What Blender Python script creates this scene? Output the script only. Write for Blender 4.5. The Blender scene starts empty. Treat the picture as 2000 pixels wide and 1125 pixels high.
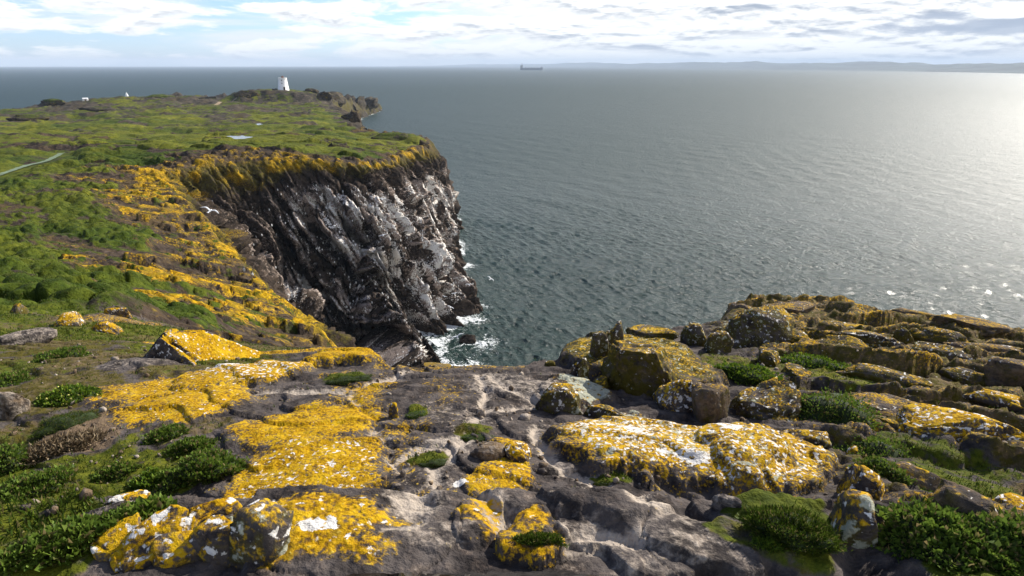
import bpy, math, random
import numpy as np
from math import radians, sin, cos, tan, atan, pi
from mathutils import Vector, Matrix

# ------------------------------------------------------------------ camera, sky, sun, exposure
SC = bpy.context.scene
COL = SC.collection
F = 1333.0                      # focal length in photograph pixels (2000 wide)
HC = 45.0                       # eye height above the sea, metres
PITCH = atan((562.5 - 127.0) / F)
cam = bpy.data.cameras.new('camera'); camo = bpy.data.objects.new('camera', cam); COL.objects.link(camo)
cam.sensor_width = 36.0; cam.lens = 36.0 * F / 2000.0
cam.clip_start = 0.05; cam.clip_end = 200000.0
camo.location = (0, 0, HC); camo.rotation_euler = (pi / 2 - PITCH, 0, 0)
SC.camera = camo
SC.render.engine = 'CYCLES'
SC.cycles.use_denoising = True
SC.cycles.max_bounces = 5; SC.cycles.diffuse_bounces = 2; SC.cycles.glossy_bounces = 3
SC.cycles.volume_bounces = 0; SC.cycles.transparent_max_bounces = 4
SC.cycles.sample_clamp_indirect = 4.0; SC.cycles.sample_clamp_direct = 12.0
SC.view_settings.view_transform = 'Standard'; SC.view_settings.look = 'None'
SC.view_settings.exposure = 0.66; SC.view_settings.gamma = 1.0

SUN_AZ = radians(46); SUN_EL = radians(35)      # azimuth measured from +Y towards +X
sun = bpy.data.lights.new('sun', 'SUN'); suno = bpy.data.objects.new('sun', sun); COL.objects.link(suno)
sun.energy = 5.0; sun.angle = radians(0.53); sun.color = (1.0, 0.94, 0.85)
sd = Vector((sin(SUN_AZ) * cos(SUN_EL), cos(SUN_AZ) * cos(SUN_EL), sin(SUN_EL)))
suno.rotation_euler = sd.to_track_quat('Z', 'Y').to_euler()

def N(nt, typ, **kw):
    n = nt.nodes.new(typ)
    for k, v in kw.items():
        if k.startswith('i_'):
            n.inputs[int(k[2:]) if k[2:].isdigit() else k[2:].replace('_', ' ')].default_value = v
        else:
            setattr(n, k, v)
    return n

def math_(nt, op, a, b=None, c=None, clamp=False):
    n = nt.nodes.new('ShaderNodeMath'); n.operation = op; n.use_clamp = clamp
    for i, v in enumerate((a, b, c)):
        if v is None: continue
        if isinstance(v, (int, float)): n.inputs[i].default_value = v
        else: nt.links.new(v, n.inputs[i])
    return n.outputs[0]

def sstep(nt, v, lo, hi):
    n = nt.nodes.new('ShaderNodeMapRange'); n.interpolation_type = 'SMOOTHSTEP'
    nt.links.new(v, n.inputs[0]); n.inputs[1].default_value = lo; n.inputs[2].default_value = hi
    return n.outputs[0]

def mixc(nt, fac, a, b):
    n = nt.nodes.new('ShaderNodeMix'); n.data_type = 'RGBA'
    if isinstance(fac, (int, float)): n.inputs[0].default_value = fac
    else: nt.links.new(fac, n.inputs[0])
    for i, v in ((6, a), (7, b)):
        if isinstance(v, tuple): n.inputs[i].default_value = (v[0], v[1], v[2], 1)
        else: nt.links.new(v, n.inputs[i])
    return n.outputs[2]

def noise_(nt, vec, scale, detail=4, rough=0.55, off=(0, 0, 0), dist=0.0):
    m = nt.nodes.new('ShaderNodeMapping'); m.inputs['Location'].default_value = off
    if isinstance(scale, tuple): m.inputs['Scale'].default_value = scale; s = 1.0
    else: s = scale
    nt.links.new(vec, m.inputs[0])
    n = nt.nodes.new('ShaderNodeTexNoise'); n.inputs['Scale'].default_value = s
    n.inputs['Detail'].default_value = detail; n.inputs['Roughness'].default_value = rough
    n.inputs['Distortion'].default_value = dist
    nt.links.new(m.outputs[0], n.inputs['Vector'])
    return n.outputs[0]

world = bpy.data.worlds.new('World'); SC.world = world; world.use_nodes = True
wt = world.node_tree; wt.nodes.clear()
wout = wt.nodes.new('ShaderNodeOutputWorld'); bg = wt.nodes.new('ShaderNodeBackground')
sky = wt.nodes.new('ShaderNodeTexSky'); sky.sky_type = 'NISHITA'; sky.sun_disc = False
sky.sun_elevation = SUN_EL; sky.sun_rotation = SUN_AZ
sky.altitude = 40; sky.air_density = 0.75; sky.dust_density = 0.35; sky.ozone_density = 3.0
SKY_K = 0.10
tc = wt.nodes.new('ShaderNodeTexCoord'); D = tc.outputs['Generated']
sep = wt.nodes.new('ShaderNodeSeparateXYZ'); wt.links.new(D, sep.inputs[0])
dz = sep.outputs[2]; dx = sep.outputs[0]
# high thin streaks and a lower bank of cumulus; both thin out towards the zenith as cloud decks do
el = math_(wt, 'MAXIMUM', dz, 0.0)
streak = noise_(wt, D, (2.4, 2.4, 34.0), 6, 0.6, (3.1, 0.4, 0.0), 0.6)
cum = noise_(wt, D, (9.0, 9.0, 46.0), 8, 0.60, (1.7, 5.2, 0.31), 0.25)
cum2 = noise_(wt, D, (9.0, 9.0, 46.0), 8, 0.60, (1.7, 5.2, 0.31 + 0.22), 0.25)
side = sstep(wt, dx, -0.55, 0.40)                       # the bank lies to the right, clearer to the left
# bank raised on the right, beyond the view, to brighten the sea's reflection
thin = math_(wt, 'SUBTRACT', 1.0, sstep(wt, math_(wt, 'SUBTRACT', el, math_(wt, 'MULTIPLY', side, 0.34)), 0.06, 0.40))
m1 = math_(wt, 'ADD', streak, math_(wt, 'MULTIPLY', side, 0.24))
streak_m = math_(wt, 'MULTIPLY', sstep(wt, m1, 0.47, 0.66), math_(wt, 'MULTIPLY_ADD', thin, 0.75, 0.15))
m2 = math_(wt, 'ADD', cum, math_(wt, 'MULTIPLY', side, 0.18))
low = math_(wt, 'SUBTRACT', 1.0, sstep(wt, math_(wt, 'SUBTRACT', el, math_(wt, 'MULTIPLY', side, 0.20)), 0.05, 0.30))
m2 = math_(wt, 'ADD', m2, math_(wt, 'MULTIPLY_ADD', low, 0.13, -0.06))
cum_m = math_(wt, 'MULTIPLY', sstep(wt, m2, 0.53, 0.63), math_(wt, 'MULTIPLY_ADD', thin, 0.85, 0.15))
shade = sstep(wt, math_(wt, 'SUBTRACT', cum2, cum), -0.04, 0.14)
dense = sstep(wt, m2, 0.54, 0.72)
skyc = wt.nodes.new('ShaderNodeVectorMath'); skyc.operation = 'SCALE'; skyc.inputs['Scale'].default_value = SKY_K
tint = wt.nodes.new('ShaderNodeVectorMath'); tint.operation = 'MULTIPLY'; tint.inputs[1].default_value = (0.90, 1.0, 1.18)
wt.links.new(sky.outputs[0], tint.inputs[0]); wt.links.new(tint.outputs[0], skyc.inputs[0])
c = mixc(wt, streak_m, skyc.outputs[0], (0.64, 0.66, 0.68))
cumc = mixc(wt, math_(wt, 'MULTIPLY', shade, dense), (0.78, 0.78, 0.76), (0.27, 0.31, 0.38))
c = mixc(wt, cum_m, c, cumc)
# one heavier grey cloud in the bank, low to the right
dk = wt.nodes.new('ShaderNodeVectorMath'); dk.operation = 'SUBTRACT'; wt.links.new(D, dk.inputs[0]); dk.inputs[1].default_value = (0.548, 0.835, 0.0445)
dks = wt.nodes.new('ShaderNodeVectorMath'); dks.operation = 'MULTIPLY'; wt.links.new(dk.outputs[0], dks.inputs[0]); dks.inputs[1].default_value = (7.0, 7.0, 52.0)
dkl = wt.nodes.new('ShaderNodeVectorMath'); dkl.operation = 'LENGTH'; wt.links.new(dks.outputs[0], dkl.inputs[0])
heavy = sstep(wt, math_(wt, 'ADD', dkl.outputs['Value'], math_(wt, 'MULTIPLY', math_(wt, 'SUBTRACT', cum, 0.5), 3.2)), 1.0, 0.55)
c = mixc(wt, math_(wt, 'MULTIPLY', heavy, 0.85), c, (0.27, 0.32, 0.41))
wt.links.new(c, bg.inputs[0]); bg.inputs[1].default_value = 1.0
wt.links.new(bg.outputs[0], wout.inputs[0])

# ------------------------------------------------------------------ helpers
def ray(px, py):
    x = (px - 1000.0) / F; y = (562.5 - py) / F
    return np.array([x, cos(PITCH) + y * sin(PITCH), -sin(PITCH) + y * cos(PITCH)])
def P(px, py, t):
    d = ray(px, py) * t
    return np.array([d[0], d[1], HC + d[2]])

rng = np.random.default_rng(7)
PERM = np.random.default_rng(11).permutation(4096).astype(np.int64)
ANG = np.random.default_rng(12).uniform(0, 2 * pi, 4096)
GX, GY = np.cos(ANG), np.sin(ANG)
G3 = np.random.default_rng(13).normal(size=(4096, 3)); G3 /= np.linalg.norm(G3, axis=1)[:, None]
RV = np.random.default_rng(14).random((4096, 4))
def h2(i, j, s=0): return PERM[(PERM[(i + s * 57) & 4095] + j) & 4095]
def h3(i, j, k, s=0): return PERM[(PERM[(PERM[(i + s * 57) & 4095] + j) & 4095] + k) & 4095]
def sm(a, b, x):
    t = np.clip((x - a) / (b - a), 0, 1); return t * t * (3 - 2 * t)
def perlin2(x, y, s=0):
    xi = np.floor(x).astype(np.int64); yi = np.floor(y).astype(np.int64)
    xf = x - xi; yf = y - yi
    u = xf ** 3 * (xf * (xf * 6 - 15) + 10); v = yf ** 3 * (yf * (yf * 6 - 15) + 10)
    def g(a, b):
        h = h2(xi + a, yi + b, s); return GX[h] * (xf - a) + GY[h] * (yf - b)
    n0 = g(0, 0) * (1 - u) + g(1, 0) * u; n1 = g(0, 1) * (1 - u) + g(1, 1) * u
    return (n0 * (1 - v) + n1 * v) * 1.5
def perlin3(x, y, z, s=0):
    xi = np.floor(x).astype(np.int64); yi = np.floor(y).astype(np.int64); zi = np.floor(z).astype(np.int64)
    xf = x - xi; yf = y - yi; zf = z - zi
    f = lambda t: t ** 3 * (t * (t * 6 - 15) + 10)
    u, v, w = f(xf), f(yf), f(zf)
    def g(a, b, c):
        q = G3[h3(xi + a, yi + b, zi + c, s)]
        return q[..., 0] * (xf - a) + q[..., 1] * (yf - b) + q[..., 2] * (zf - c)
    def l(c):
        n0 = g(0, 0, c) * (1 - u) + g(1, 0, c) * u; n1 = g(0, 1, c) * (1 - u) + g(1, 1, c) * u
        return n0 * (1 - v) + n1 * v
    return (l(0) * (1 - w) + l(1) * w) * 1.6
def fbm2(x, y, o=4, s=0, gain=0.5):
    r = 0; a = 1.0; n = 0
    for k in range(o):
        r = r + a * perlin2(x * 2 ** k + 17.3 * k, y * 2 ** k - 9.1 * k, s + k); n += a; a *= gain
    return r / n
def fbm3(x, y, z, o=4, s=0, gain=0.5):
    r = 0; a = 1.0; n = 0
    for k in range(o):
        r = r + a * perlin3(x * 2 ** k + 7.3 * k, y * 2 ** k - 9.1 * k, z * 2 ** k + 3.7 * k, s + k); n += a; a *= gain
    return r / n
def worley2(x, y, s=0):
    """F1, F2, random value of the nearest cell, offset vector to it"""
    xi = np.floor(x).astype(np.int64); yi = np.floor(y).astype(np.int64)
    f1 = np.full(x.shape, 9.0); f2 = np.full(x.shape, 9.0); c = np.zeros(x.shape, np.int64)
    ox = np.zeros(x.shape); oy = np.zeros(x.shape)
    for a in (-1, 0, 1):
        for b in (-1, 0, 1):
            h = h2(xi + a, yi + b, s)
            ddx = xi + a + RV[h, 0] - x; ddy = yi + b + RV[h, 1] - y
            d = ddx * ddx + ddy * ddy
            m = d < f1
            f2 = np.where(m, f1, np.minimum(f2, d))
            ox = np.where(m, ddx, ox); oy = np.where(m, ddy, oy)
            c = np.where(m, h, c); f1 = np.where(m, d, f1)
    return np.sqrt(f1), np.sqrt(f2), RV[c, 2], RV[c, 3], ox, oy
def worley3(x, y, z, s=0):
    xi = np.floor(x).astype(np.int64); yi = np.floor(y).astype(np.int64); zi = np.floor(z).astype(np.int64)
    f1 = np.full(x.shape, 9.0); f2 = np.full(x.shape, 9.0); c = np.zeros(x.shape, np.int64)
    o = [np.zeros(x.shape) for _ in range(3)]
    for a in (-1, 0, 1):
        for b in (-1, 0, 1):
            for e in (-1, 0, 1):
                h = h3(xi + a, yi + b, zi + e, s)
                q = (xi + a + RV[h, 0] - x, yi + b + RV[h, 1] - y, zi + e + RV[h, 3] - z)
                d = q[0] ** 2 + q[1] ** 2 + q[2] ** 2
                m = d < f1
                f2 = np.where(m, f1, np.minimum(f2, d))
                for k in range(3): o[k] = np.where(m, q[k], o[k])
                c = np.where(m, h, c); f1 = np.where(m, d, f1)
    return np.sqrt(f1), np.sqrt(f2), RV[c, 2], RV[(c * 7 + 3) & 4095, 3], o

def tag(o, label=None, cat=None, group=None, kind=None):
    if label: o['label'] = label
    if cat: o['category'] = cat
    if group: o['group'] = group
    if kind: o['kind'] = kind
    return o
def mesh_obj(name, verts, faces, mat, parent=None, smooth=True, attrs=None):
    """verts (n,3); faces (m,3) or (m,4) int array, or a list of tuples"""
    me = bpy.data.meshes.new(name)
    if isinstance(faces, np.ndarray):
        verts = np.ascontiguousarray(verts, np.float32); k = faces.shape[1]
        me.vertices.add(len(verts)); me.vertices.foreach_set('co', verts.ravel())
        me.loops.add(faces.size); me.loops.foreach_set('vertex_index', faces.astype(np.int32).ravel())
        me.polygons.add(len(faces)); me.polygons.foreach_set('loop_start', np.arange(0, faces.size, k, dtype=np.int32))
        me.update(calc_edges=True)
    else:
        me.from_pydata([tuple(v) for v in verts], [], [tuple(f) for f in faces])
    me.validate()
    if smooth: me.polygons.foreach_set('use_smooth', np.ones(len(me.polygons), bool))
    for nm, a in (attrs or {}).items():
        at = me.attributes.new(nm, 'FLOAT_COLOR', 'POINT')
        at.data.foreach_set('color', np.ascontiguousarray(a, np.float32).ravel())
    if mat: me.materials.append(mat)
    o = bpy.data.objects.new(name, me); COL.objects.link(o)
    if parent: o.parent = parent
    return o
def empty(name, loc, rz=0.0):
    o = bpy.data.objects.new(name, None); COL.objects.link(o); o.location = loc; o.rotation_euler = (0, 0, rz)
    return o

# ------------------------------------------------------------------ materials
def simple_mat(name, col, rough=0.8, var=0.25, scale=3.0, spec=0.3, bump=0.0):
    m = bpy.data.materials.new(name); m.use_nodes = True; nt = m.node_tree
    b = nt.nodes['Principled BSDF']; b.inputs['Roughness'].default_value = rough
    b.inputs['Specular IOR Level'].default_value = spec
    g = nt.nodes.new('ShaderNodeNewGeometry')
    n = noise_(nt, g.outputs['Position'], scale, 5, 0.6)
    lo = tuple(v * (1 - var) for v in col); hi = tuple(min(1, v * (1 + var)) for v in col)
    nt.links.new(mixc(nt, sstep(nt, n, 0.3, 0.7), lo, hi), b.inputs[0])
    if bump:
        bp = nt.nodes.new('ShaderNodeBump'); bp.inputs['Strength'].default_value = bump; bp.inputs['Distance'].default_value = 0.5 / scale
        nt.links.new(n, bp.inputs['Height']); nt.links.new(bp.outputs[0], b.inputs['Normal'])
    return m

def ground_mat(name, S, bump=0.5, rock_lo=(0.030, 0.026, 0.027), rock_hi=(0.125, 0.108, 0.106), pale_w=0.30, pale_c=((0.30, 0.25, 0.205), (0.52, 0.46, 0.39)), dry_c=((0.075, 0.050, 0.030), (0.23, 0.165, 0.105)), lw=0.14, lmix=0.0):
    """rock / lichen / moss / turf. S = size of the pattern in 1/m.
    m1 = lichen, white lichen, turf, pale mineral;  m2 = olive moss, dry brown, brightness of turf, grey-green lichen"""
    m = bpy.data.materials.new(name); m.use_nodes = True; nt = m.node_tree
    b = nt.nodes['Principled BSDF']; b.inputs['Specular IOR Level'].default_value = 0.06
    g = nt.nodes.new('ShaderNodeNewGeometry'); p = g.outputs['Position']
    def at(nm):
        a = nt.nodes.new('ShaderNodeAttribute'); a.attribute_name = nm
        s = nt.nodes.new('ShaderNodeSeparateColor'); nt.links.new(a.outputs['Color'], s.inputs[0])
        return s.outputs[0], s.outputs[1], s.outputs[2], a.outputs['Alpha']
    lich, white, turf, pale = at('m1'); olive, dry, tb, grey = at('m2')
    nA = noise_(nt, p, S * 1.0, 7, 0.62, (0, 0, 0))
    nB = noise_(nt, p, S * 2.6, 6, 0.62, (13, 4, 2))
    nC = noise_(nt, p, S * 7.0, 5, 0.62, (3, 41, 9))
    nD = noise_(nt, p, S * 2.0, 5, 0.55, (31, 7, 5), 0.4)
    def cut(mask, n, amp, w=0.08):
        return sstep(nt, math_(nt, 'MULTIPLY_ADD', math_(nt, 'SUBTRACT', n, 0.5), amp, mask), 0.5 - w, 0.5 + w)
    rock = mixc(nt, sstep(nt, nA, 0.32, 0.68), rock_lo, rock_hi)
    rock = mixc(nt, math_(nt, 'MULTIPLY', sstep(nt, nB, 0.5, 0.72), 0.5), rock, (0.17, 0.125, 0.095))
    rock = mixc(nt, math_(nt, 'MULTIPLY', sstep(nt, nC, 0.55, 0.75), 0.35), rock, (0.02, 0.018, 0.018))
    c = mixc(nt, cut(pale, math_(nt, 'MULTIPLY_ADD', nC, 0.35, math_(nt, 'MULTIPLY', nB, 0.65)), 1.7, pale_w), rock, mixc(nt, nC, *pale_c))
    c = mixc(nt, cut(olive, nB, 1.1, 0.15), c, mixc(nt, nC, (0.035, 0.030, 0.006), (0.115, 0.095, 0.016)))
    c = mixc(nt, cut(dry, nD, 0.9, 0.15), c, mixc(nt, nC, *dry_c))
    lc = mixc(nt, sstep(nt, nC, 0.36, 0.60), (0.22, 0.108, 0.003), (0.47, 0.270, 0.006))
    lc = mixc(nt, math_(nt, 'MULTIPLY', sstep(nt, nB, 0.52, 0.70), 0.75), lc, (0.135, 0.088, 0.010))
    lc = mixc(nt, math_(nt, 'MULTIPLY', sstep(nt, nA, 0.45, 0.66), 0.7), lc, (0.56, 0.355, 0.012))
    lc = mixc(nt, math_(nt, 'MULTIPLY', sstep(nt, nC, 0.60, 0.72), 0.6), lc, (0.46, 0.40, 0.10))
    if lmix: lc = mixc(nt, math_(nt, 'MULTIPLY', sstep(nt, nD, 0.40, 0.62), lmix), lc, (0.11, 0.085, 0.010))
    c = mixc(nt, cut(lich, math_(nt, 'MULTIPLY_ADD', nC, 0.6, math_(nt, 'MULTIPLY', nD, 0.4)), 2.0, lw), c, lc)
    nE = noise_(nt, p, S * 4.2, 4, 0.55, (17, 3, 27), 0.2)
    c = mixc(nt, cut(grey, nB, 1.3, 0.06), c, mixc(nt, nC, (0.22, 0.23, 0.17), (0.46, 0.46, 0.36)))
    c = mixc(nt, cut(white, nE, 1.25, 0.04), c, mixc(nt, nC, (0.55, 0.52, 0.47), (0.80, 0.77, 0.72)))
    gdark = mixc(nt, sstep(nt, nB, 0.35, 0.65), (0.020, 0.035, 0.004), (0.056, 0.080, 0.008))
    gpale = mixc(nt, sstep(nt, nB, 0.35, 0.65), (0.076, 0.088, 0.008), (0.155, 0.150, 0.014))
    c = mixc(nt, cut(turf, nD, 0.9, 0.10), c, mixc(nt, tb, gdark, gpale))
    nt.links.new(c, b.inputs[0])
    b.inputs['Roughness'].default_value = 0.85
    if bump:
        bh = math_(nt, 'MULTIPLY_ADD', nC, 0.4, math_(nt, 'MULTIPLY', nB, 0.7))
        bp = nt.nodes.new('ShaderNodeBump'); bp.inputs['Strength'].default_value = bump; bp.inputs['Distance'].default_value = 0.35 / S
        nt.links.new(bh, bp.inputs['Height']); nt.links.new(bp.outputs[0], b.inputs['Normal'])
    return m

M_FG = ground_mat('rock and lichen, close', 9.0, 0.7, (0.024, 0.020, 0.019), (0.105, 0.089, 0.081), 0.22, ((0.26, 0.21, 0.165), (0.52, 0.445, 0.365)))
M_MID = ground_mat('rock and turf, slope', 0.9, 0.6, (0.010, 0.008, 0.006), (0.062, 0.045, 0.034), 0.12, ((0.13, 0.095, 0.075), (0.40, 0.325, 0.275)), ((0.040, 0.027, 0.013), (0.120, 0.083, 0.042)), 0.20, 0.75)
M_FAR = ground_mat('rock and turf, distant', 0.22, 0.3, (0.016, 0.014, 0.011), (0.075, 0.062, 0.045), dry_c=((0.035, 0.026, 0.012), (0.105, 0.078, 0.038)))

# ------------------------------------------------------------------ lie of the land
# (pixel x, pixel y, distance along the sight line) -> points on the ground
CT = [(0,1125,2.5),(500,1125,2.5),(1000,1125,2.5),(1500,1125,2.55),(2000,1125,2.5),(-300,1125,2.5),(2300,1125,2.5),
 (0,900,3.5),(300,900,3.45),(600,900,3.4),(900,900,3.4),(1200,900,3.45),(1500,900,3.55),(1800,900,3.6),(2100,900,3.6),(-300,900,3.5),
 (0,780,4.35),(300,780,4.3),(600,780,4.2),(900,780,4.15),(1150,770,4.4),(1400,780,4.5),(1700,780,4.5),(2000,780,4.5),
 (100,715,5.2),(300,712,5.1),(560,712,5.0),(800,715,4.85),(1000,715,4.8),(1100,705,5.0),
 (1250,700,5.3),(1300,650,6.2),(1450,640,6.9),(1450,700,5.5),(1700,700,5.6),(1700,650,6.9),(1700,612,8.3),(1500,595,8.2),(2000,700,6.0),(2000,660,8.2),(2300,680,8.5),
 (0,680,6.6),(200,680,6.6),(0,650,8.7),(200,650,8.7),(-300,660,8.5),(0,620,12.5),(200,620,12.5),(-300,620,12),
 (330,670,8.0),(450,690,8.0),(400,650,15),(500,650,20),(560,690,15),(350,600,23),(450,580,36),
 (0,590,17.5),(150,590,18),(0,550,26.5),(200,550,30),(0,500,40),(200,500,44),(0,450,54),(200,450,58),(0,400,70),(200,400,74),
 (0,350,92),(150,350,94),(-300,350,92),(-300,450,52),(-300,550,27),(0,320,113),(200,320,112),(0,300,138),(250,300,135),
 (0,268,190),(250,268,190),(450,268,195),(0,240,270),(250,240,270),(500,240,270),(600,240,265),(0,221,345),(-300,232,345),(0,230,460),(-200,240,430),(150,212,520),(300,205,560),
 (140,201,400),(300,190,430),(420,191,440),(500,205,395),(600,208,380),
 (650,690,12),(645,690,20),(600,640,30),(560,600,38),(500,545,50),(440,490,62),(400,430,75),(340,385,86),
 (310,335,104),(400,312,112),(480,303,117),(600,308,120),(660,314,121),(705,326,123),(745,316,140),(790,302,165),(820,290,190),(842,284,207),
 (640,268,200),(720,265,225),(700,245,270),(690,232,315),(640,214,360),(790,264,222),
 (490,196,425),(553,191,444),(620,195,440),(560,193,425),(560,206,400),(640,206,440),
 (690,194,620),(640,200,600),(720,204,670),(745,213,745)]
CP = np.array([P(*c_) for c_ in CT])
def lp(X, Y): return np.stack([np.arctan2(X, Y) * 1.6, 0.5 * np.log(X * X + Y * Y)], -1)
def tps(d2): return 0.5 * d2 * np.log(d2 + 1e-12)
_q = lp(CP[:, 0], CP[:, 1]); _n = len(_q)
_A = np.zeros((_n + 3, _n + 3))
_A[:_n, :_n] = tps(((_q[:, None] - _q[None]) ** 2).sum(-1)) + np.eye(_n) * 0.004
_A[:_n, _n] = 1; _A[:_n, _n + 1:] = _q; _A[_n, :_n] = 1; _A[_n + 1:, :_n] = _q.T
_w = np.linalg.solve(_A, np.concatenate([CP[:, 2], np.zeros(3)]))
def top(X, Y):
    s = X.shape; q = lp(X.ravel(), Y.ravel()); z = _w[_n] + q @ _w[_n + 1:]
    for k in range(_n):
        z += _w[k] * tps(((q - _q[k]) ** 2).sum(-1))
    return np.clip(z.reshape(s), -2.0, 44.0)

# cliff-top outline: (px, py, t, steepness)
OUT = [(2600,700,9.5,3),(2300,690,9.2,3),(2000,655,8.8,3),(1800,613,8.8,3),(1600,600,8.6,3),(1450,591,8.2,3),(1405,625,7.0,3),(1300,641,6.6,4),(1190,652,6.2,4),(1110,700,5.2,5),
 (1000,715,4.85,5),(850,715,4.85,5),(765,713,4.9,5),(705,698,5.4,4),(668,688,7.0,3.0),(652,690,12,2.4),(645,690,20,2.2),(602,642,30,2.0),(562,602,38,2.0),(502,547,50,2.0),
 (442,492,62,2.0),(402,432,75,1.9),(345,385,88,1.6),(312,352,98,1.5),(322,334,106,1.6),(400,313,112,1.8),(480,304,117,1.8),(600,309,120,1.65),(660,315,121,1.42),(707,327,123,1.40),
 (745,317,140,1.95),(790,303,165,2.2),(820,291,190,3.0),(842,285,207,4.0),(838,276,222,3.5),(790,264,232,5.0),(725,263,240,5.0),(706,248,275,5.0),(702,230,325,5.0),
 (668,214,372,4.0),(648,205,430,4.0),(652,201,500,3),(690,197,600,3),(742,211,720,1.2)]
OP = [(*P(a, b_, t)[:2], s) for a, b_, t, s in OUT]
OP += [(-165, 830, 1.0), (-260, 640, 1.0), (-330, 560, 0.8), (-420, 420, 0.6), (-520, 330, 0.6), (-700, 200, 0.6), (-700, -300, 1), (60, -300, 1)]
OP = np.array(OP)
def coast(X, Y):
    """signed distance to the cliff-top line (outside > 0), steepness there, outward unit vector"""
    best = np.full(X.shape, 1e9); st = np.zeros(X.shape); nx = np.zeros(X.shape); ny = np.zeros(X.shape)
    ins = np.zeros(X.shape, bool); n = len(OP)
    for i in range(n):
        ax, ay, a_s = OP[i]; bx, by, b_s = OP[(i + 1) % n]
        ex, ey = bx - ax, by - ay; L2 = ex * ex + ey * ey
        t = np.clip(((X - ax) * ex + (Y - ay) * ey) / L2, 0, 1)
        qx, qy = X - ax - t * ex, Y - ay - t * ey
        d = qx * qx + qy * qy; m = d < best
        best = np.where(m, d, best); st = np.where(m, a_s + (b_s - a_s) * t, st)
        nx = np.where(m, qx, nx); ny = np.where(m, qy, ny)
        if ay != by:
            cr = ((ay > Y) != (by > Y)) & (X < ax + (Y - ay) * ex / (by - ay))
            ins ^= cr
    d = np.sqrt(best) + 1e-9
    nx = nx / d; ny = ny / d
    sg = np.where(ins, -1.0, 1.0)
    return d * sg, st, nx * sg, ny * sg

HILL = P(556, 176, 446)
def base(X, Y):
    d, st, nx, ny = coast(X, Y)
    r = np.hypot(X, Y)
    k = np.clip(0.012 * r + 0.10, 0.12, 2.2)
    k = np.where((Y > 100) & (r < 215), np.interp(X, [-70, -50, -36, -27], [5.0, 7.0, 6.0, 2.0]), k); k = np.where(r > 228, 0.8, k)
    dd = np.maximum(d + 0.35 * k, 0)
    drop = st * (np.sqrt(dd * dd + k * k) - k)
    # outside, take the ground level of the edge itself
    e = np.maximum(d, 0)
    z = top(X - nx * e, Y - ny * e) - drop
    # the toe of the cliff runs out towards the near ledge
    tm = (Y > 80) & (Y < 135) & (X > -60) & (X < 15)
    if tm.any():
        ax, ay, bx, by = -30.0, 122.0, -13.0, 91.0
        ex, ey = bx - ax, by - ay; t_ = ((X[tm] - ax) * ex + (Y[tm] - ay) * ey) / (ex * ex + ey * ey)
        tc_ = np.clip(t_, 0, 1.0); ds = np.hypot(X[tm] - ax - tc_ * ex, Y[tm] - ay - tc_ * ey)
        zr = 21.0 * (1 - tc_) + 2.5 * tc_ - 1.35 * np.maximum(ds - 0.5, 0)
        z[tm] = np.where(d[tm] > 2, np.maximum(z[tm], zr), z[tm])
    hx, hy = X - HILL[0], Y - HILL[1]
    hm = (np.abs(hx) < 130) & (np.abs(hy) < 110) & (d < 0)
    if hm.any():
        q = np.sqrt((hx[hm] / 34.0) ** 2 + (hy[hm] / 26.0) ** 2) + 0.35 * fbm2(X[hm] * 0.05, Y[hm] * 0.05, 3, 301)
        z[hm] += 6.2 * sm(1.25, 0.55, q) - 1.5 * sm(2.6, 1.2, q)
    return z, d, st, nx, ny

def ground_at(px, py, t0=1.5, t1=900.0):
    """first point where the sight line meets the base surface"""
    dr = ray(px, py)
    t = np.exp(np.linspace(math.log(t0), math.log(t1), 1500))
    X = dr[0] * t; Y = dr[1] * t; Z = HC + dr[2] * t
    zb = base(X, Y)[0]
    i = int(np.argmax(zb > Z))
    return np.array([X[i], Y[i], zb[i]]), float(t[i])

# ------------------------------------------------------------------ close-range features of the ledge, as ellipses on the ground
def ell(px, py, w, h, rot=0.0):
    c_, t = ground_at(px, py)
    dr = ray(px, py); dep = -dr[2] / np.linalg.norm(dr)
    er = c_[:2] / np.hypot(*c_[:2]); et = np.array([er[1], -er[0]])
    if rot:
        a = radians(rot); er, et = er * cos(a) - et * sin(a), et * cos(a) + er * sin(a)
    return c_, er, et, 0.5 * w * t / F, 0.5 * h * t / F / dep
def ellq(E, X, Y):
    c_, er, et, rx, ry = E
    u = (X - c_[0]) * et[0] + (Y - c_[1]) * et[1]; v = (X - c_[0]) * er[0] + (Y - c_[1]) * er[1]
    return np.sqrt((u / rx) ** 2 + (v / ry) ** 2)

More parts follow.
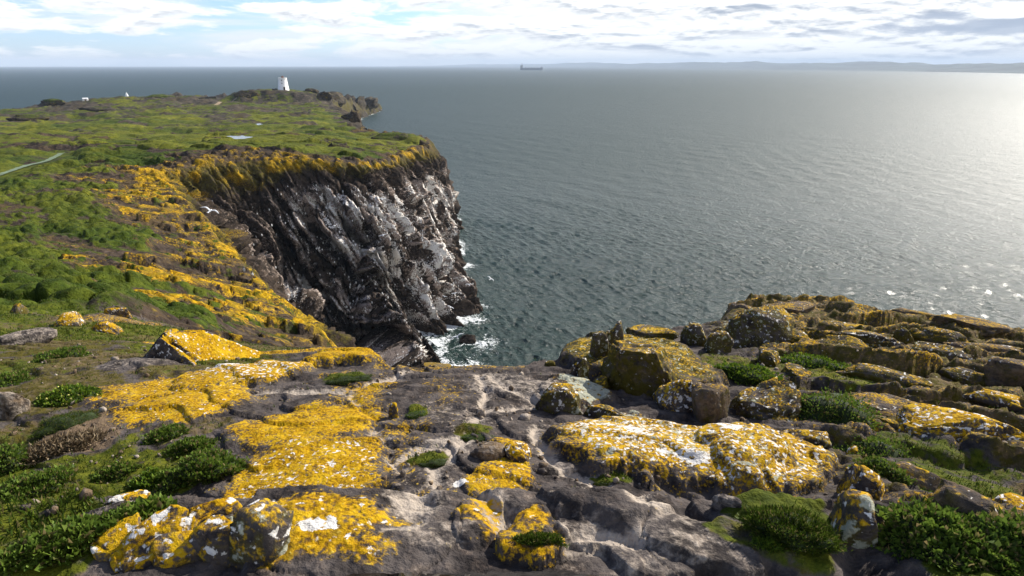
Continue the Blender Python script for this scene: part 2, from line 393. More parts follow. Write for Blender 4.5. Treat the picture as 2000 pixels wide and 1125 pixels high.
# px, py, w, h, rise, lichen, white, pale, olive, grey
SLABS = [(215,640,240,40,.03,.64,.2,0,.4,0),(430,688,300,52,.03,.80,.25,0,.2,0),(580,690,160,40,.02,.70,.2,0,.3,0),
 (470,738,260,64,.08,.90,.58,0,0,0),(258,722,150,42,.05,.05,0,.35,0,0),(300,768,280,56,.02,.80,.30,0,0,.2),(340,808,300,84,.05,.88,.30,0,0,0),
 (612,835,275,104,.035,.90,.24,0,0,0),(600,935,300,136,.035,.88,.36,0,0,0),(655,1050,210,190,.03,.88,.34,0,0,.1),(748,772,150,52,.03,.72,.28,0,0,0),
 (975,950,150,84,.05,.78,.30,0,0,0),(888,1045,150,80,.03,.70,.30,0,0,.2),(1060,1118,210,62,.06,.88,.22,0,0,0),
 (1300,895,420,140,.14,.72,.57,0,.3,.40),(1490,905,260,130,.12,.66,.45,0,.4,.36),(1250,725,300,130,.20,.42,.28,0,.62,.36),(1480,660,180,90,.10,.36,.3,0,.5,.40),(685,704,200,58,.10,.92,.20,0,0,0),(1115,772,130,66,.07,.45,.3,0,.4,.62),
 (1200,812,110,26,.03,.4,.3,0,.4,.5),(1290,1070,400,120,.05,.12,.12,.40,.1,0),(1170,985,280,120,.04,.16,.05,.2,0,0),(1000,880,110,50,.05,.65,.2,.3,.2,0),
 (820,960,160,110,.02,.05,.0,.3,0,0),(850,770,200,70,.02,.1,0,.15,.1,0),(1015,760,180,50,.02,.1,.05,.46,0,0),(900,820,200,60,.02,.05,0,.34,.1,0),(800,1100,200,60,.02,.2,.1,.36,0,0)]
SLAB_E = [(ell(*s[:4]), s[4:]) for s in SLABS]
WHITE = [(650,1060,66,52),(563,993,46,22),(905,963,60,16),(1330,920,120,30),(1420,890,60,24),(470,722,180,18),(1240,870,70,24)]
WHITE_E = [ell(*w) for w in WHITE]
# px, py, w, h, turf, brightness, dry, olive
TURF = [(110,770,300,130,.35,.3,.42,.62),(230,930,440,190,.62,.62,.40,.45),(70,1060,330,190,.62,.45,.48,.4),(150,860,200,80,.1,.2,.78,.2),(380,850,200,60,.40,.4,.50,.5),
 (1540,1035,200,150,.80,.35,.2,.5),(1860,960,250,110,.68,.4,.3,.5),(1650,745,260,70,.55,.95,.4,.5),(1450,720,220,60,.5,.7,.5,.5),(1900,1090,300,140,.6,.3,.3,.5),
 (815,810,50,30,.8,.8,0,.5),(842,900,70,28,.62,.4,0,.7),(930,850,90,30,.5,.6,.2,.6),(1050,1062,110,50,.55,.4,.3,.6),(680,742,90,22,.8,.4,0,.4),(1190,945,90,18,.7,.4,0,.5),
 (1850,905,330,60,.55,.3,.3,.5),(1600,690,200,40,.5,.6,.3,.5),(1520,1100,260,80,.5,.35,.4,.5),(100,690,260,50,.35,.4,.3,.65)]
TURF_E = [(ell(*s[:4]), s[4:]) for s in TURF]
# pale mineral seams running along the joints of the bedrock
SEAMS = [[(735,1120),(770,1040),(800,985),(850,925),(905,870),(950,810),(945,770),(935,735)],[(410,815),(470,785),(540,770),(640,768),(700,765),(790,728)],
 [(690,775),(740,850),(770,900),(800,930)],[(1050,835),(1075,880),(1095,930),(1150,945),(1250,1000),(1290,1010)],[(950,735),(1000,770),(1050,790),(950,800)],
 [(900,870),(830,880),(790,900)],[(915,985),(960,1010),(1010,1050),(1060,1090)],[(1060,1085),(1110,1060),(1180,1090),(1230,1125)]]
SEAM_W = []
for s in SEAMS:
    pts = [ground_at(*q)[0][:2] for q in s]
    SEAM_W.append(np.array(pts))
def seam_dist(X, Y):
    best = np.full(X.shape, 9.0)
    for pts in SEAM_W:
        for a, b_ in zip(pts[:-1], pts[1:]):
            e = b_ - a; t = np.clip(((X - a[0]) * e[0] + (Y - a[1]) * e[1]) / (e @ e), 0, 1)
            best = np.minimum(best, np.hypot(X - a[0] - t * e[0], Y - a[1] - t * e[1]))
    return best

DIP = np.array([0.34, -0.16, -0.93]); DIP /= np.linalg.norm(DIP)
STR = np.cross(DIP, [0, 0, 1.0]); STR /= np.linalg.norm(STR)
NRM = np.cross(STR, DIP)

POOLS = [(452,269,80,9),(502,243,24,4)]           # standing water on the plateau
POOL_E = [ell(*p_) for p_ in POOLS]
PATHS = [[(-60,362),(0,343),(50,326),(92,316),(122,300)],[(420,207),(440,200),(468,188)]]
PATH_W = [np.array([ground_at(*q)[0][:2] for q in s]) for s in PATHS]
def path_dist(X, Y):
    best = np.full(X.shape, 99.0)
    for pts in PATH_W:
        for a, b_ in zip(pts[:-1], pts[1:]):
            e = b_ - a; t = np.clip(((X - a[0]) * e[0] + (Y - a[1]) * e[1]) / (e @ e), 0, 1)
            best = np.minimum(best, np.hypot(X - a[0] - t * e[0], Y - a[1] - t * e[1]))
    return best

def land(X, Y):
    """final surface: positions (n,3) and the two mask sets"""
    X = np.asarray(X, float); Y = np.asarray(Y, float)
    z, d, st, nx, ny = base(X, Y)
    r = np.hypot(X, Y); Z = np.zeros(X.shape)
    m1 = np.zeros(X.shape + (4,)); m2 = np.zeros(X.shape + (4,))
    px, py = X.copy(), Y.copy()
    # ---------- the ledge underfoot
    f = r < 17
    if f.any():
        x, y, dd = X[f], Y[f], d[f]
        wf = sm(17, 8, r[f])
        wx = x + 0.10 * fbm2(x * 3, y * 3, 4, 1); wy = y + 0.10 * fbm2(x * 3, y * 3, 4, 5)
        big = 0.05 * fbm2(x * 0.9, y * 0.9, 3, 3)
        # jointed bedrock: tilted blocks with open joints
        f1, f2, rv, rv2, ox, oy = worley2(wx * 1.1 + wy * 0.4, wy * 1.7 - wx * 0.3, 2)
        right = sm(0.75, 1.75, x - 0.12 * y)
        leftg = sm(-1.0, -1.9, x + 0.10 * (y - 3)) * (1 - sm(9.0, 14.0, y))
        edge = sm(0.0, 0.13, f2 - f1)
        blk = (rv - 0.5) * 0.10 + 0.10 * (ox * (rv2 - 0.5) + oy * (rv - 0.5)) - 0.05 * (1 - edge)
        blk *= (0.07 + 1.0 * right) * (1 - 0.8 * leftg)
        g1, g2, gv, gv2, gox, goy = worley2(wx * 3.2, wy * 4.2, 6)
        blk2 = ((gv - 0.5) * 0.045 + 0.05 * (gox * (gv2 - .5) + goy * (gv - .5))) * (0.07 + 0.9 * right) - (0.010 + 0.02 * right) * (1 - sm(0, 0.04, g2 - g1)) * (gv2 > 0.5)
        # bedding ledges, stepping across the slab
        bd = (0.35 * x + 0.94 * y) * 3.2 + 1.6 * fbm2(x * 1.2, y * 1.2, 3, 9)
        fr = bd - np.floor(bd); step = 0.026 * (sm(0.0, 0.06, fr) - fr)
        rdg = 1 - np.abs(fbm2(x * 3.5 + 0.5 * y, y * 5.5, 5, 31, 0.6)) * 2.2
        fine = 0.010 * fbm2(x * 13, y * 13, 4, 21, 0.62) + 0.030 * (rdg - 0.5) * (0.22 + right)
        # on the right the beds crop out as low scarps that face inland
        bq = (0.22 * x + 0.97 * y) * 1.75 + 1.3 * fbm2(x * 0.7, y * 0.9, 3, 19) + 0.5 * (rv - 0.5)
        fq = bq - np.floor(bq); scarp = right * 0.17 * (sm(0.0, 0.16, fq) * (1.0 - fq) ** 0.8 - 0.35) * sm(1.5, 3.0, y)
        crest = sm(0.10, 0.22, fq) * sm(0.62, 0.30, fq)
        dz_ = big + blk + blk2 + step + fine + scarp
        sd_ = seam_dist(wx, wy)
        seam = np.exp(-(sd_ / 0.045) ** 2)
        dz_ -= 0.022 * np.exp(-(sd_ / 0.03) ** 2)
        li = 0.10 + 0.10 * right + 0 * x; wh = 0.02 + 0.20 * right; pa = 0.12 + 0.52 * seam + 0.30 * np.exp(-(sd_ / 0.085) ** 2) * (0.5 + fbm2(x * 5, y * 5, 3, 44)) + 0.2 * fbm2(x * 1.5, y * 1.5, 3, 41)
        pa = pa * (1 - right); ol = (0.56 - 0.2 * crest) * right + 0.1; gr = 0.26 * right; tf = 0 * x; br = 0 * x + 0.4; dr_ = 0.46 * right
        li += right * (0.23 * crest + 0.12 * (rv - 0.5))
        tf += leftg * (0.46 + 0.5 * fbm2(x * 0.9, y * 0.9, 3, 77)); ol = np.maximum(ol, 0.62 * leftg); dr_ = np.maximum(dr_, 0.45 * leftg)
        # hollows between the blocks on the right hold turf
        tf += right * 0.30 * (1 - sm(-0.05, 0.02, blk + 0.5 * big))
        vx = wx + 0.13 * fbm2(x * 1.7, y * 1.7, 3, 53); vy = wy + 0.16 * fbm2(x * 1.7, y * 1.7, 3, 57)
        rag = 0.16 * fbm2(x * 5, y * 5, 4, 51) + 0.5 * (gv - 0.5) * 0.35
        for E, (rise, l, w, p_, o, g_) in SLAB_E:
            q = ellq(E, vx, vy) + rag
            k = sm(1.03, 0.93, q)
            dz_ = dz_ * (1 - 0.25 * k) + rise * k * (0.45 + 0.35 * np.clip(1 - q * q, 0, 1))
            k2 = sm(1.32, 0.66, q)
            l = 0.5 + (l - 0.5) * 0.42 if l > 0.5 else l; w = min(w, 0.40) if w < 0.56 else 0.42
            li = li * (1 - k2) + l * k2; wh = wh * (1 - k2) + w * k2; pa = pa * (1 - k2) + np.maximum(p_, 0.8 * seam * (l < 0.6)) * k2
            ol = ol * (1 - k2) + o * k2; gr = gr * (1 - k2) + g_ * k2; tf = tf * (1 - k2); dr_ = dr_ * (1 - k2)
        for E in WHITE_E:
            q = ellq(E, wx, wy) + 0.25 * fbm2(x * 9, y * 9, 3, 61)
            wh = np.maximum(wh, 0.60 * sm(1.25, 0.6, q))
        for E, (t_, b_, y_, o_) in TURF_E:
            q = ellq(E, wx, wy) + 0.22 * fbm2(x * 4, y * 4, 3, 71)
            k = sm(1.1, 0.7, q) * (1 - sm(0.45, 0.75, li))
            dz_ = dz_ * (1 - 0.6 * k) + 0.02 * k + 0.03 * k * fbm2(x * 6, y * 6, 3, 73)
            tf = np.maximum(tf * (1 - k), t_ * k); br = br * (1 - k) + b_ * k; dr_ = np.maximum(dr_ * (1 - k), y_ * k); ol = np.maximum(ol * (1 - k), o_ * k)
            li *= 1 - 0.7 * k; wh *= 1 - 0.7 * k
        crust = sm(-1.7, -1.1, x) * sm(0.1, -0.5, x) * sm(2.0, 2.4, y)              # thin broken crust between the slabs
        li = np.maximum(li, crust * (0.30 + 0.55 * fbm2(x * 2.2, y * 2.2, 4, 58)))
        # rim of the drop is lichened
        rim = sm(-0.30, -0.05, dd) * sm(0.5, 0.1, dd) * (x < 0.1)
        li = np.maximum(li, 0.45 * rim)
        wall = sm(0.1, 0.5, dd)
        li = li * (1 - wall) + 0.30 * wall; ol = ol * (1 - wall) + 0.4 * wall
        Z[f] += wf * dz_
        for k_, a in enumerate((li, wh, tf, pa)): m1[f, k_] = wf * a
        for k_, a in enumerate((ol, dr_, br, gr)): m2[f, k_] = wf * a
    # ---------- slopes, plateau and cliffs
    g = r > 7.5
    if g.any():
        x, y, dd, rr, s_ = X[g], Y[g], d[g], r[g], st[g]
        wm = sm(7.5, 16, rr)
        far = sm(180, 330, rr)
        wid = 0.8 * np.where(Y[g] > 118, np.interp(X[g], [-60, -40, -28], [12, 9, 3.0]), np.clip(0.30 * rr, 2.0, 14.0)) * np.clip(0.95 + 1.5 * fbm2(x * 0.11, y * 0.11, 4, 81), 0.35, 2.0)
        rocky = sm(-1.25, -0.35, dd / wid)                      # 1 close to the cliff edge
        plate = sm(95, 120, y - 0.1 * x)
        # turf: cushions and mats
        sc = 1.0
        a1, a2, av, av2, _, _ = worley2(x * 1.15 + 0.45 * fbm2(x * 1.5, y * 1.5, 2, 82), y * 0.80, 83)
        b1, b2, bv, bv2, _, _ = worley2(x * 1.9, y * 1.5, 84)
        dome = np.sqrt(np.clip(1 - (a1 / 0.72) ** 2, 0, 1)) * (av > 0.25)
        dome2 = np.sqrt(np.clip(1 - (b1 / 0.75) ** 2, 0, 1))
        cl = fbm2(x * 0.10, y * 0.10, 4, 85)
        nearw = 1 - sm(90, 170, rr)
        p1, p2, pv, pv2, _, _ = worley2(x * 0.16 + 0.5 * fbm2(x * 0.2, y * 0.2, 2, 182), y * 0.13, 183)
        hum = np.sqrt(np.clip(1 - (p1 / 0.75) ** 2, 0, 1)) * (pv - 0.15)
        mats = (0.42 * dome * (0.4 + av) + 0.16 * dome2 + 0.5 * fbm2(x * 0.5, y * 0.35, 3, 184)) * nearw + 1.5 * hum * sm(70, 130, rr) * (1 - 0.3 * far)
        green = sm(-0.30, 0.25, cl + 0.25 * (1 - 2 * rocky) + 0.30 * (1 - sm(25, 60, rr)) * (1 - rocky))
        und = 1.7 * fbm2(x * 0.035, y * 0.05, 3, 86) + 0.55 * fbm2(x * 0.18, y * 0.22, 3, 87) + far * 2.2 * fbm2(x * 0.03, y * 0.04, 4, 186)
        und *= np.clip(rr / 60, 0.2, 1.0)
        # rock outcrops
        c1, c2, cv, cv2, cox, coy = worley2(x * 0.42 + 0.4 * fbm2(x, y, 2, 88), y * 0.30, 89)
        e1, e2, ev, ev2, eox, eoy = worley2(x * 1.3 + 0.3 * fbm2(x * 2, y * 2, 2, 90), y * 1.0, 91)
        crag = (cv - 0.35) * 0.9 + 0.9 * (cox * (cv2 - 0.5) + coy * (cv - 0.5)) + 0.30 * (ev - 0.5) + 0.35 * (eox * (ev2 - .5) + eoy * (ev - .5)) - 0.15 * (1 - sm(0, .15, e2 - e1))
        crag *= np.clip(rr / 30, 0.2, 1.0)
        out = sm(0.18, 0.45, fbm2(x * 0.045, y * 0.07, 4, 92) + 0.15 * fbm2(x * 0.3, y * 0.3, 3, 93)) * (rr > 60)
        far_out = sm(0.02, 0.30, fbm2(x * 0.02, y * 0.035, 4, 94))
        hqx, hqy = x - HILL[0], y - HILL[1]; hq = np.sqrt((hqx / 34) ** 2 + (hqy / 26) ** 2)
        ring = sm(1.7, 1.1, hq) * sm(0.45, 0.8, hq) * (0.55 + 0.9 * fbm2(x * 0.06, y * 0.06, 3, 194))
        sky_r = sm(330, 380, rr) * 0.55 * (0.6 + 0.8 * fbm2(x * 0.03, y * 0.05, 4, 195))
        sky_r = np.maximum(sky_r, sm(470, 520, y) * (x > -330))
        rk = np.clip(rocky + 0.9 * out + far * 0.5 * far_out + far * np.maximum(ring, sky_r), 0, 1)
        dz_ = und * (1 - 0.5 * rocky) + mats * (1 - rk) * green + crag * rk * (0.85 + 0.15 * plate) + far * rk * (1.6 + 13.0 * sm(490, 560, y) * (x > -330)) * fbm2(x * 0.06, y * 0.06, 5, 95, 0.6)
        pk = np.exp(-(path_dist(x, y) / 2.2) ** 2); dz_ = dz_ * (1 - pk)
        # pools lie in shallow basins
        for E in POOL_E:
            q = ellq(E, x, y) + 0.25 * fbm2(x * 0.15, y * 0.15, 3, 96)
            k = sm(2.2, 1.0, q)
            dz_ = dz_ * (1 - k) - 0.5 * sm(1.15, 0.75, q)
        Z[g] += wm * dz_
        # cliff faces: slabs that dip seaward, pushed in and out along the face
        fc = np.where((y > 100) & (x < -29), 0.45 * sm(0.0, 3.0, dd) + 0.55 * sm(4.0, 10.0, dd), sm(0.0, 3.0, dd)) * (rr > 9) * np.where(far > 0.5, 0.5, 1)
        zz = z[g]; hz = zz
        FM = (dd > -0.5) & (zz > -6); full = np.zeros(x.shape)
        def put(a):
            o_ = full.copy(); o_[FM] = a; return o_
        xx, yy, zz = x[FM], y[FM], zz[FM]
        u_ = xx * STR[0] + yy * STR[1]; w_ = xx * DIP[0] + yy * DIP[1] + zz * DIP[2]; n_ = xx * NRM[0] + yy * NRM[1] + zz * NRM[2]
        wob = 1.2 * fbm2(u_ * 0.15, w_ * 0.1, 3, 97)
        gul = fbm2(u_ * 0.10 + 0.02 * w_, w_ * 0.025, 4, 98)
        slot = 1 - np.abs(perlin2(u_ * 0.12 + 0.04 * wob, w_ * 0.022, 131)) * 2.6
        gully = -7.0 * sm(0.62, 0.86, slot) - 3.0 * sm(0.08, 0.32, gul) + 2.2 * sm(-0.05, -0.35, gul)
        v1 = worley3((u_ + wob) / 2.1, w_ / 17.0, n_ / 6.0, 99)
        v2 = worley3((u_ + 0.6 * wob) / 0.85, w_ / 6.5, n_ / 3.0, 100)
        v3 = worley3(u_ / 0.45, w_ / 1.5, n_ / 1.0, 101)
        gf = np.where((yy > 100) & (xx < -29), sm(5.0, 11.0, dd[FM]), 1.0)
        disp = gully * gf + 3.8 * (v1[2] - 0.5) + 1.6 * v1[4][0] * (v1[3] - .3) + 1.5 * (v2[2] - 0.5) + 0.9 * v2[4][0] * (v2[3] - .3) + 0.55 * (v3[2] - 0.5) + 0.4 * fbm2(u_ * 0.8, w_ * 0.3, 3, 102)
        disp -= 3.2 * (1 - sm(0, 0.13, v1[1] - v1[0])) + 1.0 * (1 - sm(0, 0.13, v2[1] - v2[0]))
        disp = put(disp * sm(-4.0, 3.0, zz)) * fc * np.clip(rr / 70, 0.15, 1.0)
        up = 0.30
        px[g] += nx[g] * disp * 0.95; py[g] += ny[g] * disp * 0.95; Z[g] += disp * up
        # masks
        ln = fbm2(x * 0.5, y * 0.5, 4, 103); lm = fbm2(x * 0.12, y * 0.12, 3, 104)
        bw = np.interp(x, [-60, -45, -34, -26], [8.0, 7.0, 4.5, 2.2])
        topb = np.where(plate > 0.5, sm(bw, bw * 0.35, dd + 0.5 * bw * lm), sm(4.0, 0.5, dd))        # lichen band over the lip
        tile = (ev - 0.5) * 0.55 + (cv - 0.5) * 0.35 - 0.25 * (1 - rocky)
        fd = sm(0.0, 2.0, dd[FM])                                # on the face the pattern follows the slabs
        tile[FM] = tile[FM] * (1 - fd) + fd * (0.9 * fbm3(xx * 0.35, yy * 0.35, zz * 0.45, 2, 114) + 0.25 * (v2[2] - 0.5)); ln[FM] = ln[FM] * (1 - fd) + fd * fbm3(xx * 0.8, yy * 0.8, zz * 0.8, 3, 113)
        li = 0.12 + rocky * (0.30 - 0.06 * plate) + (0.40 * ln + 0.65 * lm + tile) * rocky
        li = li * (1 - far) + far * 0.10
        li *= (0.10 + 0.90 * topb) * (1 - 0.22 * sm(1.0, 4.0, dd) * plate)
        face = sm(1.0, 5.0, dd) * (1 - topb)
        dr_pre = 0.40 + 0.45 * fbm2(x * 0.12, y * 0.16, 4, 105)
        tf = green * (1 - 0.85 * rk) * 0.80 + 0.35 * ln * sm(0.1, 0.5, green) - 0.45 * (dr_pre > 0.60) 
        tf = np.maximum(tf, 0.66 * sm(0.45, 0.75, dome) * (1 - 0.28 * rocky) * nearw * (av > 0.45 + 0.2 * rocky))
        tf *= 1 - sm(0.2, 1.5, dd); tf = np.where(far > 0.5, np.maximum(tf, 0.75 * (1 - rk) - 0.3 * (dr_pre > 0.55)), tf)
        dr_ = 0.40 + 0.45 * fbm2(x * 0.12, y * 0.16, 4, 105)
        dr_ *= (1 - sm(0.5, 3, dd)) * (1 - 0.75 * sm(470, 520, y) * (x > -330)) * (1 - 0.5 * ring * far)
        br = np.clip(0.22 + 0.40 * sm(110, 190, y) + 1.1 * fbm2(x * 0.030, y * 0.055, 4, 106) + 0.5 * ln - 0.25 * rk + 0.35 * (hum - 0.3) * (rr > 80), 0, 1)
        guano = fbm2(u_ * 1.3, w_ * 0.22, 4, 107) + 0.5 * fbm2(u_ * 3.0, w_ * 1.6, 3, 108)
        bands = fbm2(u_ * 0.15, w_ * 0.12, 3, 109)
        guano, bands, t2, t3 = put(guano), put(bands), put(v2[2] - 0.5), put(v3[2] - 0.5)
        wh = face * np.clip(0.36 + 0.55 * guano + 0.45 * bands + 0.22 * t2, 0, 1) * sm(0.5, 4.0, hz) * (rr > 40) * (1 - far) * np.interp(x, [-44, -34], [0.15, 1.0]) * (0.1 + 0.9 * sm(84, 97, y))
        pa = face * np.clip(0.34 + 0.5 * bands + 0.40 * guano + 0.6 * t2 + 0.4 * t3, 0, 1) * sm(0.5, 5.0, hz) * (1 - 0.8 * far) * np.interp(x, [-44, -34], [0.3, 1.0]) * (0.3 + 0.7 * sm(84, 97, y)) + 0.12 * rk
        gr = 0.15 * rk * (1 - face)
        ol = 0.30 * rk * (1 - face) + 0.25 * topb * (dd > 0)
        for k_, a in enumerate((li, wh, tf, pa)): m1[g, k_] += wm * a
        for k_, a in enumerate((ol, dr_, br, gr)): m2[g, k_] += wm * a
    return np.stack([px, py, z + Z], -1), np.clip(m1, 0, 1.2), np.clip(m2, 0, 1.2), d

def landz(x, y):
    return float(land(np.array([x]), np.array([y]))[0][0, 2])

def polar_sheet(name, az0, az1, na, r0, r1, nr, mat, power=None, keep=None, jit=None):
    az = np.radians(np.linspace(az0, az1, na))
    rr = np.exp(np.linspace(math.log(r0), math.log(r1), nr)) if power is None else power
    R_, A_ = np.meshgrid(rr, az, indexing='ij')
    X = R_ * np.sin(A_); Y = R_ * np.cos(A_)
    co, a1, a2, d = land(X.ravel(), Y.ravel())
    nr = len(rr)
    i = np.arange(nr * na).reshape(nr, na)
    q = np.stack([i[:-1, :-1], i[:-1, 1:], i[1:, 1:], i[1:, :-1]], -1).reshape(-1, 4)
    if keep is not None:
        k = keep(co)[q].any(1); q = q[k]
        used = np.unique(q); rm = np.full(len(co), -1); rm[used] = np.arange(len(used))
        co, a1, a2 = co[used], a1[used], a2[used]; q = rm[q]
    q = q[:, ::-1]
    return mesh_obj(name, co, q, mat, attrs={'m1': a1, 'm2': a2})

above = lambda co: co[:, 2] > -3.0
def not_cliff(co):
    a = np.degrees(np.arctan2(co[:, 0], co[:, 1])); r = np.hypot(co[:, 0], co[:, 1])
    return (co[:, 2] > -3.0) & ~((a > -31.6) & (a < 4.5) & (r > 87) & (r < 214))
tag(polar_sheet('rock_ledge', -56, 54, 690, 1.15, 14.0, 470, M_FG), 'lichen covered bedrock ledge with pale seams and turf hollows', kind='structure')
tag(polar_sheet('grassy_slope', -50, 10, 480, 13.9, 87.0, 300, M_MID, keep=above), 'green turf slope edged with yellow lichen above the gully', kind='structure')
tag(polar_sheet('sea_cliff', -32, 5, 420, 86.6, 215.0, 0, M_MID, power=np.linspace(86.6, 215.0, 640), keep=above), 'dark seabird cliff with pale streaks below a lichened rim', kind='structure')
tag(polar_sheet('green_plateau', -50, 8, 430, 86.8, 262.0, 210, M_MID, keep=not_cliff), 'green plateau of the island beyond the cliff', kind='structure')
tag(polar_sheet('far_headland', -50, -5, 320, 260.0, 900.0, 190, M_FAR, keep=above), 'distant low green end of the island', kind='structure')

# ------------------------------------------------------------------ the sea
def sea_mat():
    m = bpy.data.materials.new('sea water'); m.use_nodes = True; nt = m.node_tree
    b = nt.nodes['Principled BSDF']
    g = nt.nodes.new('ShaderNodeNewGeometry'); p = g.outputs['Position']
    a = nt.nodes.new('ShaderNodeAttribute'); a.attribute_name = 'm1'
    s = nt.nodes.new('ShaderNodeSeparateColor'); nt.links.new(a.outputs['Color'], s.inputs[0])
    mp = nt.nodes.new('ShaderNodeMapping'); mp.inputs['Rotation'].default_value = (0, 0, radians(-33)); nt.links.new(p, mp.inputs[0])
    v = mp.outputs[0]
    n1 = noise_(nt, v, (1.5, 0.55, 0.5), 6, 0.64, (0, 0, 0), 0.3)
    n2 = noise_(nt, v, (0.24, 0.10, 0.1), 4, 0.6, (9, 2, 0), 0.3)
    n3 = noise_(nt, v, (0.030, 0.012, 0.01), 4, 0.6, (2, 6, 0), 0.3)
    fm = noise_(nt, p, 1.6, 7, 0.68, (5, 5, 0), 0.8)
    foam = sstep(nt, math_(nt, 'MULTIPLY_ADD', math_(nt, 'SUBTRACT', fm, 0.5), 1.6, s.outputs[0]), 0.46, 0.60)
    deep = mixc(nt, n2, (0.005, 0.020, 0.016), (0.010, 0.034, 0.026))
    c = mixc(nt, foam, deep, (0.75, 0.78, 0.78))
    nt.links.new(c, b.inputs[0])
    # ripples finer than the mesh widen the highlight; further out more of the wave spectrum is that fine
    ln_ = nt.nodes.new('ShaderNodeVectorMath'); ln_.operation = 'LENGTH'; nt.links.new(p, ln_.inputs[0])
    rg = math_(nt, 'ADD', math_(nt, 'MULTIPLY_ADD', sstep(nt, ln_.outputs['Value'], 90.0, 380.0), 0.22, 0.24), math_(nt, 'MULTIPLY', sstep(nt, ln_.outputs['Value'], 250.0, 1500.0), 0.12))
    nt.links.new(math_(nt, 'MULTIPLY_ADD', foam, 0.3, rg), b.inputs['Roughness'])
    b.inputs['IOR'].default_value = 1.333
    h = math_(nt, 'ADD', math_(nt, 'MULTIPLY', n1, 0.75), math_(nt, 'ADD', math_(nt, 'MULTIPLY', n2, 0.7), math_(nt, 'MULTIPLY', n3, 1.5)))
    bp = nt.nodes.new('ShaderNodeBump'); bp.inputs['Strength'].default_value = 1.0; bp.inputs['Distance'].default_value = 1.0
    nt.links.new(h, bp.inputs['Height']); nt.links.new(bp.outputs[0], b.inputs['Normal'])
    return m
def build_sea():
    na = 640
    az = np.radians(np.linspace(-56, 56, na))
    dep = np.linspace(math.tan(radians(37)), HC / 1500.0, 430)          # rows spaced evenly as seen from eye height
    rr = np.concatenate([HC / dep, np.exp(np.linspace(math.log(1540), math.log(26000), 60))])
    nr = len(rr)
    R_, A_ = np.meshgrid(rr, az, indexing='ij')
    X = R_ * np.sin(A_); Y = R_ * np.cos(A_)
    g = np.random.default_rng(5)
    Z = np.zeros(X.shape); HX = np.zeros(X.shape); HY = np.zeros(X.shape)
    sp = np.maximum(np.gradient(rr)[:, None] * np.ones((1, na)) * np.abs(0.55), R_ * 0.0030)
    for k in range(76):
        L = math.exp(g.uniform(math.log(0.9), math.log(3.8))) if k < 54 else math.exp(g.uniform(math.log(5), math.log(18)))
        th = radians(57) + g.normal() * (0.55 if k < 54 else 0.42)
        kx, ky = sin(th), cos(th)
        amp = (0.0125 * L ** 0.9 if k < 54 else 0.0042 * L) * g.uniform(0.5, 1.3)
        att = sm(2.0, 3.6, L / sp)
        if k >= 54: att = att * (0.25 + 0.75 * sm(120, 420, R_))
        if not att.any(): continue
        row = att.max(1) > 0; n_ = int(row.sum())
        ph = 2 * pi / L * (X[:n_] * kx + Y[:n_] * ky) + g.uniform(0, 6.28)
        c1, s1 = np.cos(ph) * att[:n_] * amp, np.sin(ph) * att[:n_] * amp
        Z[:n_] += c1; HX[:n_] -= kx * s1; HY[:n_] -= ky * s1
    gust = 0.85 + 0.8 * fbm2(X * 0.010, Y * 0.007, 4, 201)
    Z *= gust
    zb = np.full(X.shape, -50.0); m = (R_ < 900) & (A_ < radians(20))
    zs_, _, st_, _, _ = base(X[m], Y[m]); zb[m] = zs_ / np.maximum(st_, 0.4)
    shore = sm(-5.5, -0.3, zb)
    for q, rad in (((905, 448), 5.0), ((897, 520), 5.0), ((940, 668), 6.5), ((925, 700), 6.0), ((745, 214), 9.0)):
        w0 = ray(*q); w0 = w0 * (HC / -w0[2]); shore = np.maximum(shore, 1.1 * np.exp(-((X - w0[0]) ** 2 + (Y - w0[1]) ** 2) / rad ** 2))
    foam = 0.80 * shore * (0.62 + 0.9 * fbm2(X * 0.12, Y * 0.12, 3, 202))
    crest = sm(0.42, 0.70, Z) * 0.26 * (R_ < 260)
    foam = np.clip(np.maximum(foam, crest), 0, 1)
    co = np.stack([X + 1.2 * HX, Y + 1.2 * HY, Z], -1).reshape(-1, 3)
    i = np.arange(nr * na).reshape(nr, na)
    q = np.stack([i[:-1, :-1], i[:-1, 1:], i[1:, 1:], i[1:, :-1]], -1).reshape(-1, 4)[:, ::-1]
    a = np.zeros((nr * na, 4)); a[:, 0] = foam.ravel()
    tag(mesh_obj('sea', co, q, sea_mat(), attrs={'m1': a}), 'dark green wind-ruffled sea', kind='structure')
build_sea()

